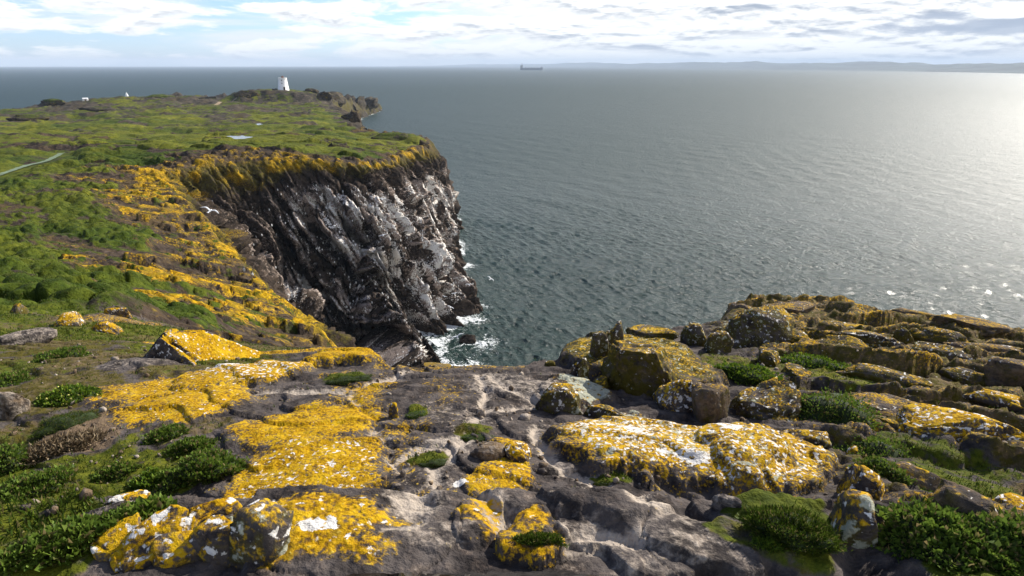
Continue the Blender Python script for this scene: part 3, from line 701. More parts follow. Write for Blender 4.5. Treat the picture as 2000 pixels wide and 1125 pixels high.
# ------------------------------------------------------------------ rocks standing on the ledge and the slope
def ico(sub):
    import bmesh
    bm = bmesh.new(); bmesh.ops.create_icosphere(bm, subdivisions=sub, radius=1.0)
    v = np.array([q.co[:] for q in bm.verts]); f = np.array([[a.index for a in t.verts] for t in bm.faces], int); bm.free()
    return v, f
ICO5, ICO4, ICO3, ICO2 = ico(5), ico(4), ico(3), ico(2)
STYLE = {  # lichen, white, olive, grey, pale, dry
 'y': (.54, .33, .35, .15, .05, .0), 'Y': (.60, .30, .2, .0, .0, .0), 'w': (.48, .29, .50, .40, .1, .1), 'g': (.34, .28, .58, .37, .1, .32),
 'o': (.34, .24, .62, .24, .1, .35), 'b': (.31, .22, .48, .20, .15, .50), 'p': (.12, .10, .05, .05, .42, .0), 't': (.1, .1, .1, .1, .5, .5)}
def fit(px, py, w, h, depth):
    """plan position and half-axes of a half-buried dome that looks w by h pixels big around (px, py)"""
    dr = ray(px, py); s_ = -dr[2] / np.linalg.norm(dr); c0 = math.sqrt(1 - s_ * s_)
    ryp = min(depth * 0.5 * w, 0.33 * h / s_); tp = h - ryp * s_
    rzp = math.sqrt(max(tp * tp - (ryp * s_) ** 2, (0.25 * h) ** 2)) / c0
    c_, t = ground_at(px, py + 0.5 * h - ryp * s_)
    # stand on the finished surface, not on the smooth one below it
    dz_ = landz(c_[0], c_[1]) - c_[2]; er = c_[:2] / np.hypot(*c_[:2])
    if t < 12: c_[:2] -= er * dz_ * c0 / s_ * 0.8
    k = t / F
    return c_[0], c_[1], 0.5 * w * k, ryp * k, rzp * k, er
def boulder(name, label, px, py, w, h, style, rot=0.0, depth=0.85, rise=0.62, seed=0, group=None, blocky=0.66, cuts=(), ldir=None, sink=0.10, sub=None, tilt=0.0, mat=None, cat='rock', ground=None):
    """px, py = middle of the rock as seen; w, h = its apparent size in photograph pixels"""
    g = np.random.default_rng(1000 + seed)
    cx, cy, rx, ry, rz, er = fit(px, py, w, h, depth)
    v, f = sub or (ICO4 if w > 45 else ICO3)
    p = np.sign(v) * np.abs(v) ** blocky
    n = v
    for k in range(9):                                  # planar breaks
        q = g.normal(size=3); q[2] *= 0.6; q /= np.linalg.norm(q); cc = g.uniform(0.45, 0.92)
        e = p @ q - cc; p = p - np.outer(np.maximum(e, 0) * 0.85, q)
    for q, cc in cuts:
        q = np.array(q, float); q /= np.linalg.norm(q); e = p @ q - cc; p = p - np.outer(np.maximum(e, 0) * 0.97, q)
    s0 = g.uniform(0, 100)
    a = v * 1.4 + s0
    p = p * (1 + 0.16 * fbm3(a[:, 0], a[:, 1], a[:, 2], 3, 3)[:, None])
    b1, b2, bv, _, _ = worley3(v[:, 0] * 1.5 + s0, v[:, 1] * 1.5, v[:, 2] * 1.9, 5)
    p = p * (1 + (0.10 * (bv - 0.5) - 0.09 * (1 - sm(0, 0.10, b2 - b1)))[:, None])
    a = v * 6 + s0
    p = p * (1 + 0.05 * fbm3(a[:, 0], a[:, 1], a[:, 2], 4, 9, 0.6)[:, None])
    p = p * [rx, ry, rz]
    if tilt: p[:, 2] += p[:, 0] * tilt
    az = math.atan2(er[0], er[1])
    cr, sr = cos(-az + radians(rot)), sin(-az + radians(rot))
    x = p[:, 0] * cr - p[:, 1] * sr; y = p[:, 0] * sr + p[:, 1] * cr
    co = np.stack([x, y, p[:, 2]], 1)
    zs = landz(cx, cy)
    z0 = (zs if ground is None else ground) - rz * sink
    L, W, O, G_, PA, DR = STYLE[style]
    up = v[:, 2]
    tri = p[f]; fn = np.cross(tri[:, 1] - tri[:, 0], tri[:, 2] - tri[:, 0]); vn = np.zeros(p.shape)
    for j in range(3): np.add.at(vn, f[:, j], fn)
    vn /= np.linalg.norm(vn, axis=1)[:, None] + 1e-12
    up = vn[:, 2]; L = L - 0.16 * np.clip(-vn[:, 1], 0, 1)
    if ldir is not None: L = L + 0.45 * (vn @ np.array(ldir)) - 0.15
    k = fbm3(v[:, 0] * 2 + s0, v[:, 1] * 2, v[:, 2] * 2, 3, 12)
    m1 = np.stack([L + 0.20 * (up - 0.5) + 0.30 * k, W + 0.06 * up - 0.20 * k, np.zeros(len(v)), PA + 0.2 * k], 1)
    m2 = np.stack([O - 0.12 * up + 0.3 * k, DR + 0 * up, 0.4 + 0 * up, G_ - 0.05 * up + 0.25 * k], 1)
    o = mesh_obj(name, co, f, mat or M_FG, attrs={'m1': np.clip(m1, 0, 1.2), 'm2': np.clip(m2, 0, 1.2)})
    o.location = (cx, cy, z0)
    tag(o, label, cat, group)
    return o

ROCKS = [
 ('boulder','big yellow and grey boulder with a bare white corner, beside the dark creeping plant',330,1062,190,120,'y',dict(blocky=.8)),
 ('boulder','yellow lichened boulder under the white cornered boulder, beside the grass',248,1114,150,90,'y',dict()),
 ('boulder','small yellow stone wedged between the lichened boulders',330,1110,70,60,'y',dict()),
 ('boulder','rounded yellow brown boulder in the lichened boulder heap',440,1100,150,100,'y',dict()),
 ('boulder','low domed yellow boulder at the foot of the lichened boulder heap',390,1144,150,80,'y',dict()),
 ('boulder','long craggy boulder crusted with pale green lichen beside the white patch slab',515,1088,140,120,'w',dict(rot=25)),
 ('boulder','yellow ridge stone above the lichened boulder heap',400,1010,140,50,'y',dict()),
 ('boulder','pale crusted stone at the end of the yellow ridge',478,1022,110,60,'w',dict()),
 ('boulder','flat yellow stone lying in the grass by the creeping plant',245,980,90,32,'y',dict(depth=.6)),
 ('boulder','grey wet stone half hidden in grass below the flat yellow stone',205,1000,110,24,'p',dict(depth=.5)),
 ('boulder','pale pink broken stone at the edge of the brown turf',22,790,70,60,'t',dict()),
 ('boulder','purple grey flat rock with pale bird droppings',55,668,120,34,'p',dict(depth=.5)),
 ('boulder','dark pointed stone with a yellow edge in the green cushions',45,622,34,34,'o',dict(sink=.3)),
 ('outcrop','peaked rock outcrop with a dark crusted face and long yellow flank',345,660,320,150,'Y',dict(depth=.5,rise=.95,sub=ICO5,blocky=.9,cuts=[((-.62,-.62,.45),.22),((.48,-.25,.80),.30),((-.75,.1,.6),.38)],ldir=(.8,-.1,.35))),
 ('boulder','yellow crest rock between green cushions and the peaked outcrop',135,640,80,36,'y',dict(sink=.3)),
 ('boulder','slanting yellow slab leaning on the peaked outcrop',205,642,70,36,'Y',dict(tilt=-.4,depth=.5,sink=.3)),
 ('boulder','yellow rock at the top of the slanting slab',232,622,44,36,'Y',dict(sink=.3)),
 ('boulder','orange yellow knob of rock above the yellow stepped hump',663,668,52,44,'Y',dict(rise=.7)),
 ('boulder','dark and yellow mossy hump on the lip above the surf',840,708,100,30,'o',dict(depth=.6)),
 ('boulder','narrow yellow stone lying on the bare dark slab',768,805,24,36,'Y',dict()),
 ('boulder','pale round stone in the seam beside the yellow lump',950,886,74,40,'t',dict()),
 ('boulder','lumpy yellow stone beside the pale round stone',1012,880,74,46,'y',dict()),
 ('pebble','small reddish stone lying in the pale seam',940,805,18,20,'t',dict(cat='stone')),
 ('boulder','mossy yellow knob at the head of the gully',1132,672,38,30,'o',dict(rise=.7)),
 ('boulder','tiny mossy knob on the lip beside the bare slab',1076,711,26,18,'o',dict()),
 ('boulder','upright grey column stone beside the mossy knob',1136,705,30,52,'g',dict(rise=.75)),
 ('boulder','upright stone with a yellow face among the column stones',1122,722,24,36,'y',dict(rise=.75)),
 ('boulder','tall grey column stone at the shoulder of the big outcrop',1170,690,36,56,'g',dict(rise=.75)),
 ('boulder','leaning lichened column against the big outcrop',1198,680,38,60,'g',dict(rise=.75)),
 ('boulder','round mossy stone in the dark hollow below the columns',1168,742,40,36,'o',dict()),
 ('outcrop','big blocky outcrop with yellow ledge and mossy dark face',1258,705,200,120,'o',dict(sub=ICO5,depth=.6,cuts=[((0,.1,1),.60),((-.1,-1,.3),.55),((.9,-.25,.25),.62),((-.85,-.3,.3),.68)])),
 ('outcrop','rounded cap rock behind the yellow ledge of the big outcrop',1265,652,120,50,'o',dict(cuts=[((0,.1,1),.6),((.1,-1,.3),.6)])),
 ('boulder','grey round boulder speckled with pale lichen against the sea',1356,655,58,56,'g',dict(rise=.7)),
 ('boulder','smaller speckled boulder below the grey round boulder',1402,672,54,50,'g',dict()),
 ('boulder','pale crusted slab end beside the bare seam',1100,775,110,60,'g',dict(depth=.6)),
 ('boulder','low pale crusted step below the mossy hollow',1185,805,110,28,'g',dict(depth=.5)),
 ('boulder','orange topped boulder with a white crusted edge below the big outcrop',1312,775,110,86,'y',dict()),
 ('boulder','brown sided boulder beside the orange topped one',1385,790,80,80,'b',dict()),
 ('boulder','broad brown boulder scattered with white spots and a crack',1475,785,160,110,'g',dict(sub=ICO5)),
 ('boulder','low wedge rock with white spots under the broad brown boulder',1560,845,120,56,'w',dict()),
 ('outcrop','broad grey green lichened dome on the seaward ridge',1472,645,130,70,'g',dict(cuts=[((.1,-1,.5),.62)])),
 ('boulder','brown ridge rock with an orange end against the sea',1462,602,80,34,'b',dict()),
 ('boulder','flat topped brown ridge block against the sea',1545,608,110,40,'b',dict()),
 ('boulder','sloping brown block behind the flat topped ridge block',1620,612,80,30,'b',dict()),
 ('boulder','small yellow brown stone beside the grey green dome',1555,660,60,44,'o',dict()),
 ('boulder','yellow brown rock above the long grey hump',1650,632,120,36,'o',dict()),
 ('outcrop','long grey green hump with a vertical crack',1690,658,170,54,'g',dict(depth=.5,sub=ICO5)),
 ('boulder','yellow ended block beside the cracked hump',1765,655,56,50,'o',dict()),
 ('boulder','dark rounded ridge rock by the yellow ended block',1830,660,130,36,'o',dict(depth=.5)),
 ('boulder','low brown ridge rock with an olive lump against the sea',1790,625,150,26,'b',dict(depth=.4)),
 ('boulder','brown shelf with yellow patches near the sea skyline',1900,650,150,30,'b',dict(depth=.4)),
 ('boulder','long olive hump below the cracked hump',1665,695,140,38,'o',dict(depth=.5)),
 ('outcrop','domed brown rock with pale crust and white droppings beneath it',1815,695,150,60,'g',dict(depth=.5)),
 ('boulder','long sloping brown rock right of the domed crusted rock',1930,690,200,50,'b',dict(depth=.45)),
 ('boulder','dark hump with a green streak in the shaded hollow',1890,730,110,40,'o',dict(depth=.5)),
 ('boulder','dark shelf rock behind the shaded hollow',1960,730,110,46,'b',dict(depth=.5)),
 ('boulder','brown bar of rock with an orange tip and white smear',1710,735,190,34,'o',dict(depth=.4)),
 ('outcrop','long brown rock band with an orange crest',1770,782,280,64,'b',dict(depth=.4,sub=ICO5)),
 ('boulder','orange crested low rock beyond the brown band',1945,775,150,36,'y',dict(depth=.45)),
 ('outcrop','wide yellow slab with white spots and a shaded front',1850,835,290,84,'y',dict(depth=.5,sub=ICO5)),
 ('boulder','thin slab lying under the wide yellow slab',1735,835,100,36,'o',dict(depth=.6,tilt=-.2)),
 ('boulder','yellow faced wedge rock with a bare white notch',1690,960,120,90,'y',dict(tilt=-.35)),
 ('outcrop','dark craggy rock crusted with pale lichen under the wedge',1665,1020,110,110,'w',dict(rise=.5)),
 ('boulder','yellow topped stone tucked between two green cushions',1712,912,64,30,'y',dict()),
 ('boulder','stone with a white scar beside the small cushion',1785,940,100,50,'b',dict()),
 ('boulder','brown wedge of rock with an orange back',1885,990,120,90,'b',dict(tilt=-.25)),
 ('boulder','orange backed stone beside the dark rain pool',1965,1000,90,56,'y',dict()),
 ('boulder','small olive stone in the green turf patch',1555,728,70,44,'o',dict()),
 ('boulder','dark little stone under the bright turf',1500,705,60,40,'o',dict()),
 ('boulder','yellow stone against the round green cushion',1665,868,34,28,'y',dict()),
 ('boulder','crusted brown stone at the corner of the pale slab',1420,985,60,30,'p',dict()),
]
for i, (nm, lb, px, py, w, h, sty, kw) in enumerate(ROCKS):
    boulder(nm, lb, px, py, w, h, sty, seed=i, **kw)

# ------------------------------------------------------------------ plants
def leaf_mat(name, a, b, c_):
    m = bpy.data.materials.new(name); m.use_nodes = True; nt = m.node_tree
    bs = nt.nodes['Principled BSDF']; bs.inputs['Roughness'].default_value = 0.6; bs.inputs['Specular IOR Level'].default_value = 0.15
    at = nt.nodes.new('ShaderNodeAttribute'); at.attribute_name = 'm1'
    s = nt.nodes.new('ShaderNodeSeparateColor'); nt.links.new(at.outputs['Color'], s.inputs[0])
    c = mixc(nt, s.outputs[0], a, b)
    c = mixc(nt, sstep(nt, s.outputs[1], 0.80, 0.95), c, c_)
    nt.links.new(c, bs.inputs[0])
    tr = nt.nodes.new('ShaderNodeBsdfTranslucent'); nt.links.new(c, tr.inputs[0])
    mx = nt.nodes.new('ShaderNodeMixShader'); mx.inputs[0].default_value = 0.35
    nt.links.new(bs.outputs[0], mx.inputs[1]); nt.links.new(tr.outputs[0], mx.inputs[2])
    nt.links.new(mx.outputs[0], nt.nodes['Material Output'].inputs[0])
    return m
M_CUSH = leaf_mat('campion leaves', (0.048, 0.088, 0.012), (0.165, 0.240, 0.032), (0.22, 0.17, 0.07))
M_BRIGHT = leaf_mat('young leaves', (0.045, 0.095, 0.010), (0.150, 0.230, 0.020), (0.24, 0.27, 0.03))
M_GRASS = leaf_mat('grass blades', (0.030, 0.060, 0.007), (0.105, 0.150, 0.016), (0.20, 0.17, 0.06))
M_STRAW = leaf_mat('dry grass', (0.13, 0.09, 0.05), (0.34, 0.26, 0.16), (0.46, 0.38, 0.26))
M_CORE = simple_mat('dark plant stems', (0.022, 0.034, 0.008), 0.9, 0.5, 30)  # dark green mound of stems under the leaves
M_FLOWER = simple_mat('small pale yellow flowers', (0.62, 0.58, 0.16), 0.6, 0.2, 40)

def leaves(base_p, nrm, size, asp, g, lift=0.5):
    """two-triangle folded leaves rooted at base_p, pointing roughly along nrm"""
    n = len(base_p)
    dirv = nrm + g.normal(size=(n, 3)) * lift; dirv /= np.linalg.norm(dirv, axis=1)[:, None]
    side = np.cross(dirv, g.normal(size=(n, 3))); side /= np.linalg.norm(side, axis=1)[:, None]
    L = (np.asarray(size).reshape(-1) * g.uniform(0.6, 1.3, n))[:, None]
    mid = base_p + dirv * L * 0.5
    fold = np.cross(side, dirv) * L * 0.12
    tip = base_p + dirv * L - fold
    a = mid + side * L * asp + fold; b = mid - side * L * asp + fold
    v = np.stack([base_p, a, tip, b], 1).reshape(-1, 3)
    i = np.arange(n)[:, None] * 4
    f = np.concatenate([i + [0, 1, 2], i + [0, 2, 3]], 0)
    r = np.repeat(g.random((n, 2)), 4, 0)
    at = np.concatenate([r, np.zeros((4 * n, 2))], 1)
    return v, f, at

def cushion(name, label, px, py, w, h, mat, nleaf, lsize, seed, asp=0.36, lift=0.45, flowers=0, depth=0.9, cat='plant', group=None, drop=0.0, flat=0.62):
    g = np.random.default_rng(4000 + seed)
    cx, cy, rx, ry, rz, er = fit(px, py, w, h, depth)
    rz *= flat / 0.62 * 0.75
    root = empty(name, (cx, cy, landz(cx, cy) - 0.1 * rz - drop), -math.atan2(er[0], er[1]))
    v, f = ICO3
    s0 = g.uniform(0, 50)
    def shape(q):
        a = q * 1.6 + s0
        k = 1 + 0.70 * fbm3(a[:, 0], a[:, 1], a[:, 2], 3, 7)
        a = q * 4.0 + s0
        k = k + 0.16 * fbm3(a[:, 0], a[:, 1], a[:, 2], 2, 8)
        return q * k[:, None] * [rx, ry, rz]
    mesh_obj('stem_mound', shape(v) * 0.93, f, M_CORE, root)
    nleaf = int(nleaf * 1.5)
    q = g.normal(size=(nleaf * 2, 3)); q /= np.linalg.norm(q, axis=1)[:, None]
    q = q[q[:, 2] > -0.12][:nleaf]
    bp = shape(q) * (g.uniform(0.84, 1.02, len(q)) + 0.15 * g.random(len(q)) ** 8)[:, None]
    nn = q / [rx, ry, rz]; nn /= np.linalg.norm(nn, axis=1)[:, None]; nn[:, 2] += 0.35
    lv, lf, la = leaves(bp, nn, lsize * 0.68 * g.uniform(0.6, 1.4, len(q)), asp, g, lift)
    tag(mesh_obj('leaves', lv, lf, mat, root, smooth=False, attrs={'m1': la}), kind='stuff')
    if flowers:
        qi = q[q[:, 2] > 0.15][:flowers]
        fp = shape(qi) * 1.03
        fv = []; ff = []
        for k, c0 in enumerate(fp):
            r0 = 0.006 * g.uniform(0.8, 1.4); n0 = len(fv)
            fv.append(c0 + [0, 0, r0 * 1.2]); fv += [c0 + [r0 * cos(a), r0 * sin(a), r0 * 0.9 * (j % 2)] for j, a in enumerate(np.linspace(0, 2 * pi, 6, endpoint=False))]; fv.append(c0 - [0, 0, r0])
            for j in range(6):
                ff += [(n0, n0 + 1 + j, n0 + 1 + (j + 1) % 6), (n0 + 7, n0 + 1 + (j + 1) % 6, n0 + 1 + j)]
        tag(mesh_obj('flowers', np.array(fv), ff, M_FLOWER, root), kind='stuff')
    tag(root, label, cat, group)
    return root

PLANTS = [
 ('cushion_plant','round dark green cushion plant in the cleft beside the white spotted rock',1622,808,150,84,M_CUSH,2600,.020,dict()),
 ('cushion_plant','dark green cushion plant in front of the yellow slab, touching the round one',1712,868,130,80,M_CUSH,2300,.020,dict()),
 ('cushion_plant','bright green leafy clump above the broad brown boulder',1462,740,120,38,M_BRIGHT,1500,.024,dict()),
 ('cushion_plant','long green leafy mat below the seaward ridge',1590,700,130,38,M_BRIGHT,1500,.022,dict()),
 ('cushion_plant','small green cushion between the yellow topped stone and the wedge rock',1718,940,86,44,M_CUSH,1500,.018,dict()),
 ('cushion_plant','largest dark green cushion, beside the dark craggy rock',1832,1035,190,120,M_CUSH,3600,.018,dict()),
 ('cushion_plant','deep green cushion next to the orange backed stone',1970,1078,170,110,M_CUSH,3000,.018,dict()),
 ('cushion_plant','pale green cushion in front of the largest dark cushion',1880,1125,180,80,M_CUSH,2600,.018,dict()),
 ('moss_mound','smooth grassy moss mound between the pale slab and the craggy rock',1540,1040,160,80,M_GRASS,5700,0.013,dict(asp=.07,lift=.35,flat=.42)),
 ('moss_mound','small moss tuft by the end of the pale slab',1500,1082,50,30,M_BRIGHT,1050,0.010,dict(asp=.1,flat=.34,lift=.5)),
 ('cushion_plant','flowering green cushion beside the purple slab',132,776,90,40,M_BRIGHT,1500,.024,dict(flowers=26)),
 ('moss_mound','domed moss hummock above the straw mound',128,826,96,50,M_GRASS,3900,0.012,dict(asp=.09,lift=.35,flat=.42)),
 ('cushion_plant','dark leafy mat on the brown soil below the purple flat rock',122,696,92,28,M_CUSH,1300,.026,dict()),
 ('cushion_plant','small leafy sprig at the foot of the cracked yellow slab',326,852,70,34,M_CUSH,1000,.022,dict()),
 ('cushion_plant','broad green leafy clump in the hollow left of the yellow slabs',392,918,140,66,M_CUSH,2600,.024,dict()),
 ('cushion_plant','bright yellow green sprig attached to the broad leafy clump',300,940,66,44,M_BRIGHT,1100,.024,dict(flowers=10)),
 ('cushion_plant','leafy clump just above the broad clump, by the dark rock',372,876,80,30,M_CUSH,1000,.022,dict()),
 ('cushion_plant','wide dark green plant in the grass below the straw mound',60,955,150,56,M_CUSH,2300,.024,dict()),
 ('cushion_plant','small dark plant in the middle of the grass',228,925,84,34,M_CUSH,1200,.020,dict()),
 ('cushion_plant','dark creeping plant along the boulder heap',225,1030,190,56,M_CUSH,2600,.022,dict()),
 ('cushion_plant','shadowed plant at the corner of the boulder heap',125,1092,190,56,M_CUSH,2400,.022,dict()),
 ('cushion_plant','dark plant at the end of the straw mound',12,895,70,70,M_CUSH,1300,.024,dict()),
 ('cushion_plant','green sprig beside the pale pink stone',14,742,70,36,M_CUSH,1000,.026,dict()),
 ('moss_mound','green moss strip in the yellow stepped hump',682,742,84,20,M_GRASS,1650,0.011,dict(asp=.09,flat=.34,lift=.5)),
 ('moss_mound','yellow green moss patch on the bare dark slab',815,810,44,24,M_BRIGHT,1050,0.008,dict(asp=.12,flat=.34,lift=.5)),
 ('moss_mound','dark moss patch in the seam on the bare slab',842,902,60,22,M_GRASS,1050,0.008,dict(asp=.1,flat=.34,lift=.5)),
 ('moss_mound','moss and weed tuft by the low yellow slab',1055,1078,90,26,M_GRASS,1800,0.012,dict(asp=.1,flat=.34,lift=.5)),
 ('moss_mound','moss tuft beside the pale round stone',930,852,70,20,M_BRIGHT,1050,0.008,dict(asp=.1,flat=.34,lift=.5)),
 ('moss_mound','little green moss patch at the foot of the white spotted slab',1180,943,40,12,M_GRASS,600,0.008,dict(asp=.1,flat=.34,lift=.5)),
 ('straw_tussock','brown tussock of dead grass under the moss hummock',128,868,130,44,M_STRAW,2600,.045,dict(asp=.02,lift=1.3,cat='tussock',flat=.45)),
]
for i, (nm, lb, px, py, w, h, mt, nl, ls, kw) in enumerate(PLANTS):
    cushion(nm, lb, px, py, w, h, mt, nl, ls, i, **kw)

# grass and moss blades in the turf of the ledge, and tufts on the slope behind it
def scatter_grass(name, label, az0, az1, r0, r1, n, size, mat, thr, seed, asp=0.06, rpow=1.0, nb=3):
    g = np.random.default_rng(seed)
    az = np.radians(g.uniform(az0, az1, n)); r = np.exp(math.log(r0) + (math.log(r1 / r0)) * g.random(n) ** rpow)
    co, a1, a2, d = land(r * np.sin(az), r * np.cos(az))
    k = (a1[:, 2] + 0.18 * g.normal(size=n) > thr) & (d < 0) & (a1[:, 0] < 0.45); co, rr = co[k], r[k]
    co = np.repeat(co, nb, 0) + g.normal(size=(len(co) * nb, 3)) * np.repeat(size(rr), nb)[:, None] * [0.5, 0.5, 0.02]
    nn = np.tile([0, 0, 1.0], (len(co), 1))
    v, f, at = leaves(co - [0, 0, 0.004], nn, np.repeat(size(rr), nb), asp, g, 0.45)
    o = mesh_obj(name, v, f, mat, smooth=False, attrs={'m1': at})
    return tag(o, label, 'grass', kind='stuff')

scatter_grass('turf_blades', 'short grass and moss growing in the hollows of the ledge', -52, 52, 1.6, 9.5, 60000, lambda r: 0.022 + 0 * r, M_GRASS, 0.50, 61)
scatter_grass('slope_grass', 'thick green turf cushions on the slope above the cliff', -48, 2, 8.0, 100.0, 75000, lambda r: 0.018 + 0.0015 * r, M_GRASS, 0.55, 62, asp=0.12)

# ------------------------------------------------------------------ far coast
def far_coast():
    na, nr = 420, 60
    azd = np.linspace(-9, 62, na)
    shore = np.interp(azd, [-9, -6, 0, 8, 15, 22, 30, 37, 62], [22000, 20000, 16000, 12000, 9200, 7400, 5800, 4600, 3600])
    hmax = np.interp(azd, [-9, -7, -3, 0, 8, 15, 20, 26, 32, 37, 62], [0, 20, 80, 95, 105, 110, 100, 80, 68, 55, 55])
    v_ = np.linspace(0, 1, nr)
    AZ, V = np.meshgrid(np.radians(azd), v_, indexing='ij')
    SH = shore[:, None] * (1 + 0.012 * fbm2(azd * 0.9, azd * 0, 4, 401)[:, None])
    R_ = SH * (1 + V * 0.55)
    X = R_ * np.sin(AZ); Y = R_ * np.cos(AZ)
    k = sm(0, 0.75, V)
    rid = 0.65 + 0.9 * fbm2(AZ * 14, V * 3.0, 5, 402)
    Z = -3 + 7 * sm(0, 0.03, V) + hmax[:, None] * k * np.clip(rid, 0.15, 1.3) + 10 * fbm2(X * 0.001, Y * 0.001, 4, 403) * k
    i = np.arange(na * nr).reshape(na, nr)
    q = np.stack([i[:-1, :-1], i[:-1, 1:], i[1:, 1:], i[1:, :-1]], -1).reshape(-1, 4)
    m = simple_mat('distant fields and woods', (0.040, 0.055, 0.050), 0.95, 0.6, 0.0022)
    tag(mesh_obj('distant_hills', np.stack([X, Y, Z], -1).reshape(-1, 3), q, m), 'low blue hills of the far shore', kind='structure')
far_coast()

# ------------------------------------------------------------------ built things
M_WHITE = simple_mat('white limewash', (0.80, 0.79, 0.77), 0.8, 0.10, 1.4, bump=0.2)
M_DARKDOOR = simple_mat('dark door paint', (0.025, 0.022, 0.02), 0.6, 0.2, 4)
M_RUST = simple_mat('weathered red brown metal', (0.16, 0.075, 0.045), 0.6, 0.3, 5)
M_STONE = simple_mat('old dark field stone', (0.075, 0.068, 0.058), 0.95, 0.5, 1.5, bump=0.5)
M_HULL = simple_mat('dark hull paint', (0.012, 0.016, 0.022), 0.5, 0.2, 0.03)
M_DECK = simple_mat('grey deck paint', (0.16, 0.17, 0.17), 0.6, 0.2, 0.03)
M_SHIPW = simple_mat('ship white paint', (0.55, 0.57, 0.58), 0.5, 0.1, 0.05)
M_PATH = simple_mat('worn green path', (0.13, 0.17, 0.10), 0.9, 0.3, 1.2)
M_DIRT = simple_mat('trodden earth', (0.26, 0.19, 0.11), 0.95, 0.25, 0.8)

def lathe(profile, n=32, a0=0.0):
    v = []; f = []
    for r, z in profile:
        for k in range(n):
            a = a0 + 2 * pi * k / n; v.append((r * cos(a), r * sin(a), z))
    m = len(profile)
    for j in range(m - 1):
        for k in range(n):
            f.append((j * n + k, j * n + (k + 1) % n, (j + 1) * n + (k + 1) % n, (j + 1) * n + k))
    f.append(tuple(range(n - 1, -1, -1))); f.append(tuple((m - 1) * n + k for k in range(n)))
    return np.array(v), f
def boxv(x0, x1, y0, y1, z0, z1):
    v = [(x, y, z) for z in (z0, z1) for y in (y0, y1) for x in (x0, x1)]
    f = [(0, 2, 3, 1), (4, 5, 7, 6), (0, 1, 5, 4), (2, 6, 7, 3), (0, 4, 6, 2), (1, 3, 7, 5)]
    return v, f
def join(parts):
    V = []; Fc = []
    for v, f in parts:
        n = len(V); V += [tuple(q) for q in v]; Fc += [tuple(i + n for i in a) for a in f]
    return V, Fc

def lighthouse():
    c_ = P(554, 176, 446); z = landz(c_[0], c_[1])
    t = empty('lighthouse', (c_[0], c_[1], z - 0.3), math.atan2(c_[0], c_[1]) * -1)
    Hh = 8.1
    v, f = lathe([(4.0, 0), (3.95, 0.25), (3.8, 0.3), (2.85, Hh - 0.5), (2.8, Hh - 0.4), (2.96, Hh - 0.35), (2.96, Hh), (2.75, Hh)], 40)
    tw = mesh_obj('tower', v, f, M_WHITE, t); 
    mesh_obj('parapet', *lathe([(2.92, Hh), (2.92, Hh + 0.55), (2.70, Hh + 0.55), (2.70, Hh + 0.02)], 40), M_WHITE, t)
    ln = mesh_obj('lantern', *lathe([(0.95, Hh + 0.02), (0.95, Hh + 0.9), (0.9, Hh + 0.95)], 16), M_RUST, t)
    mesh_obj('cap', *lathe([(1.15, Hh + 0.95), (0.95, Hh + 1.25), (0.5, Hh + 1.55), (0.12, Hh + 1.7), (0.1, Hh + 2.1)], 16), M_RUST, ln)
    # door and windows sit in the near face, following its batter
    dv, df = boxv(-0.55, 0.55, -4.02, -3.0, 0.2, 2.5); dr = mesh_obj('door', np.array(dv) + [0.55, 0.02, 0], df, M_DARKDOOR, t, smooth=False)
    fv, ff = join([boxv(-0.72, -0.57, -4.08, -3.0, 0.2, 2.6), boxv(0.57, 0.72, -4.08, -3.0, 0.2, 2.6), boxv(-0.72, 0.72, -4.08, -3.0, 2.62, 2.8)])
    mesh_obj('door_frame', np.array(fv) + [0.55, 0.02, 0], ff, M_WHITE, dr, smooth=False)
    for zz, xx in ((6.9, -0.75), (4.9, -0.7)):
        rr_ = 3.8 - (3.8 - 2.85) * zz / Hh
        wv, wf = boxv(xx - 0.24, xx + 0.24, -rr_ - 0.02, -rr_ + 0.5, zz - 0.4, zz + 0.4)
        w_ = mesh_obj('window', wv, wf, M_DARKDOOR, t, smooth=False)
        sv, sf = boxv(xx - 0.34, xx + 0.34, -rr_ - 0.10, -rr_ + 0.4, zz - 0.56, zz - 0.43)
        mesh_obj('sill', sv, sf, M_WHITE, w_, smooth=False)
    t.scale = (0.92, 0.92, 0.92)
    tag(t, 'white tapered lighthouse tower with brown lantern cap and dark door on the hill', 'lighthouse')
lighthouse()

def beacon():
    g_, t = ground_at(248, 190.5)
    c_ = P(248, 190, 425); z = landz(c_[0], c_[1])
    e = empty('beacon', (c_[0], c_[1], max(z, c_[2]) - 0.4))
    mesh_obj('cone', *lathe([(1.25, 0), (1.2, 0.5), (0.75, 2.0), (0.3, 2.9), (0.12, 3.1)], 20), M_WHITE, e)
    mesh_obj('finial', *lathe([(0.1, 3.1), (0.22, 3.3), (0.1, 3.5), (0.03, 3.6)], 10), M_WHITE, e)
    tag(e, 'small white conical beacon standing on the island skyline', 'beacon')
    c_ = P(168, 201, 395); z = landz(c_[0], c_[1])
    e = empty('white_hut', (c_[0], c_[1], z - 0.1), 0.4)
    mesh_obj('wall', *boxv(-1.3, 1.3, -0.9, 0.9, 0, 1.5), M_WHITE, e, smooth=False)
    v = [(-1.4, -1.0, 1.5), (1.4, -1.0, 1.5), (1.4, 1.0, 1.5), (-1.4, 1.0, 1.5), (-1.4, 0, 2.1), (1.4, 0, 2.1)]
    mesh_obj('roof', v, [(0, 1, 5, 4), (2, 3, 4, 5), (0, 4, 3), (1, 2, 5), (3, 2, 1, 0)], M_WHITE, e, smooth=False)
    mesh_obj('door', *boxv(-0.35, 0.35, -0.95, -0.7, 0, 1.25), M_RUST, e, smooth=False)
    tag(e, 'tiny white hut on the low rocky skyline beyond the green plateau', 'hut')
beacon()

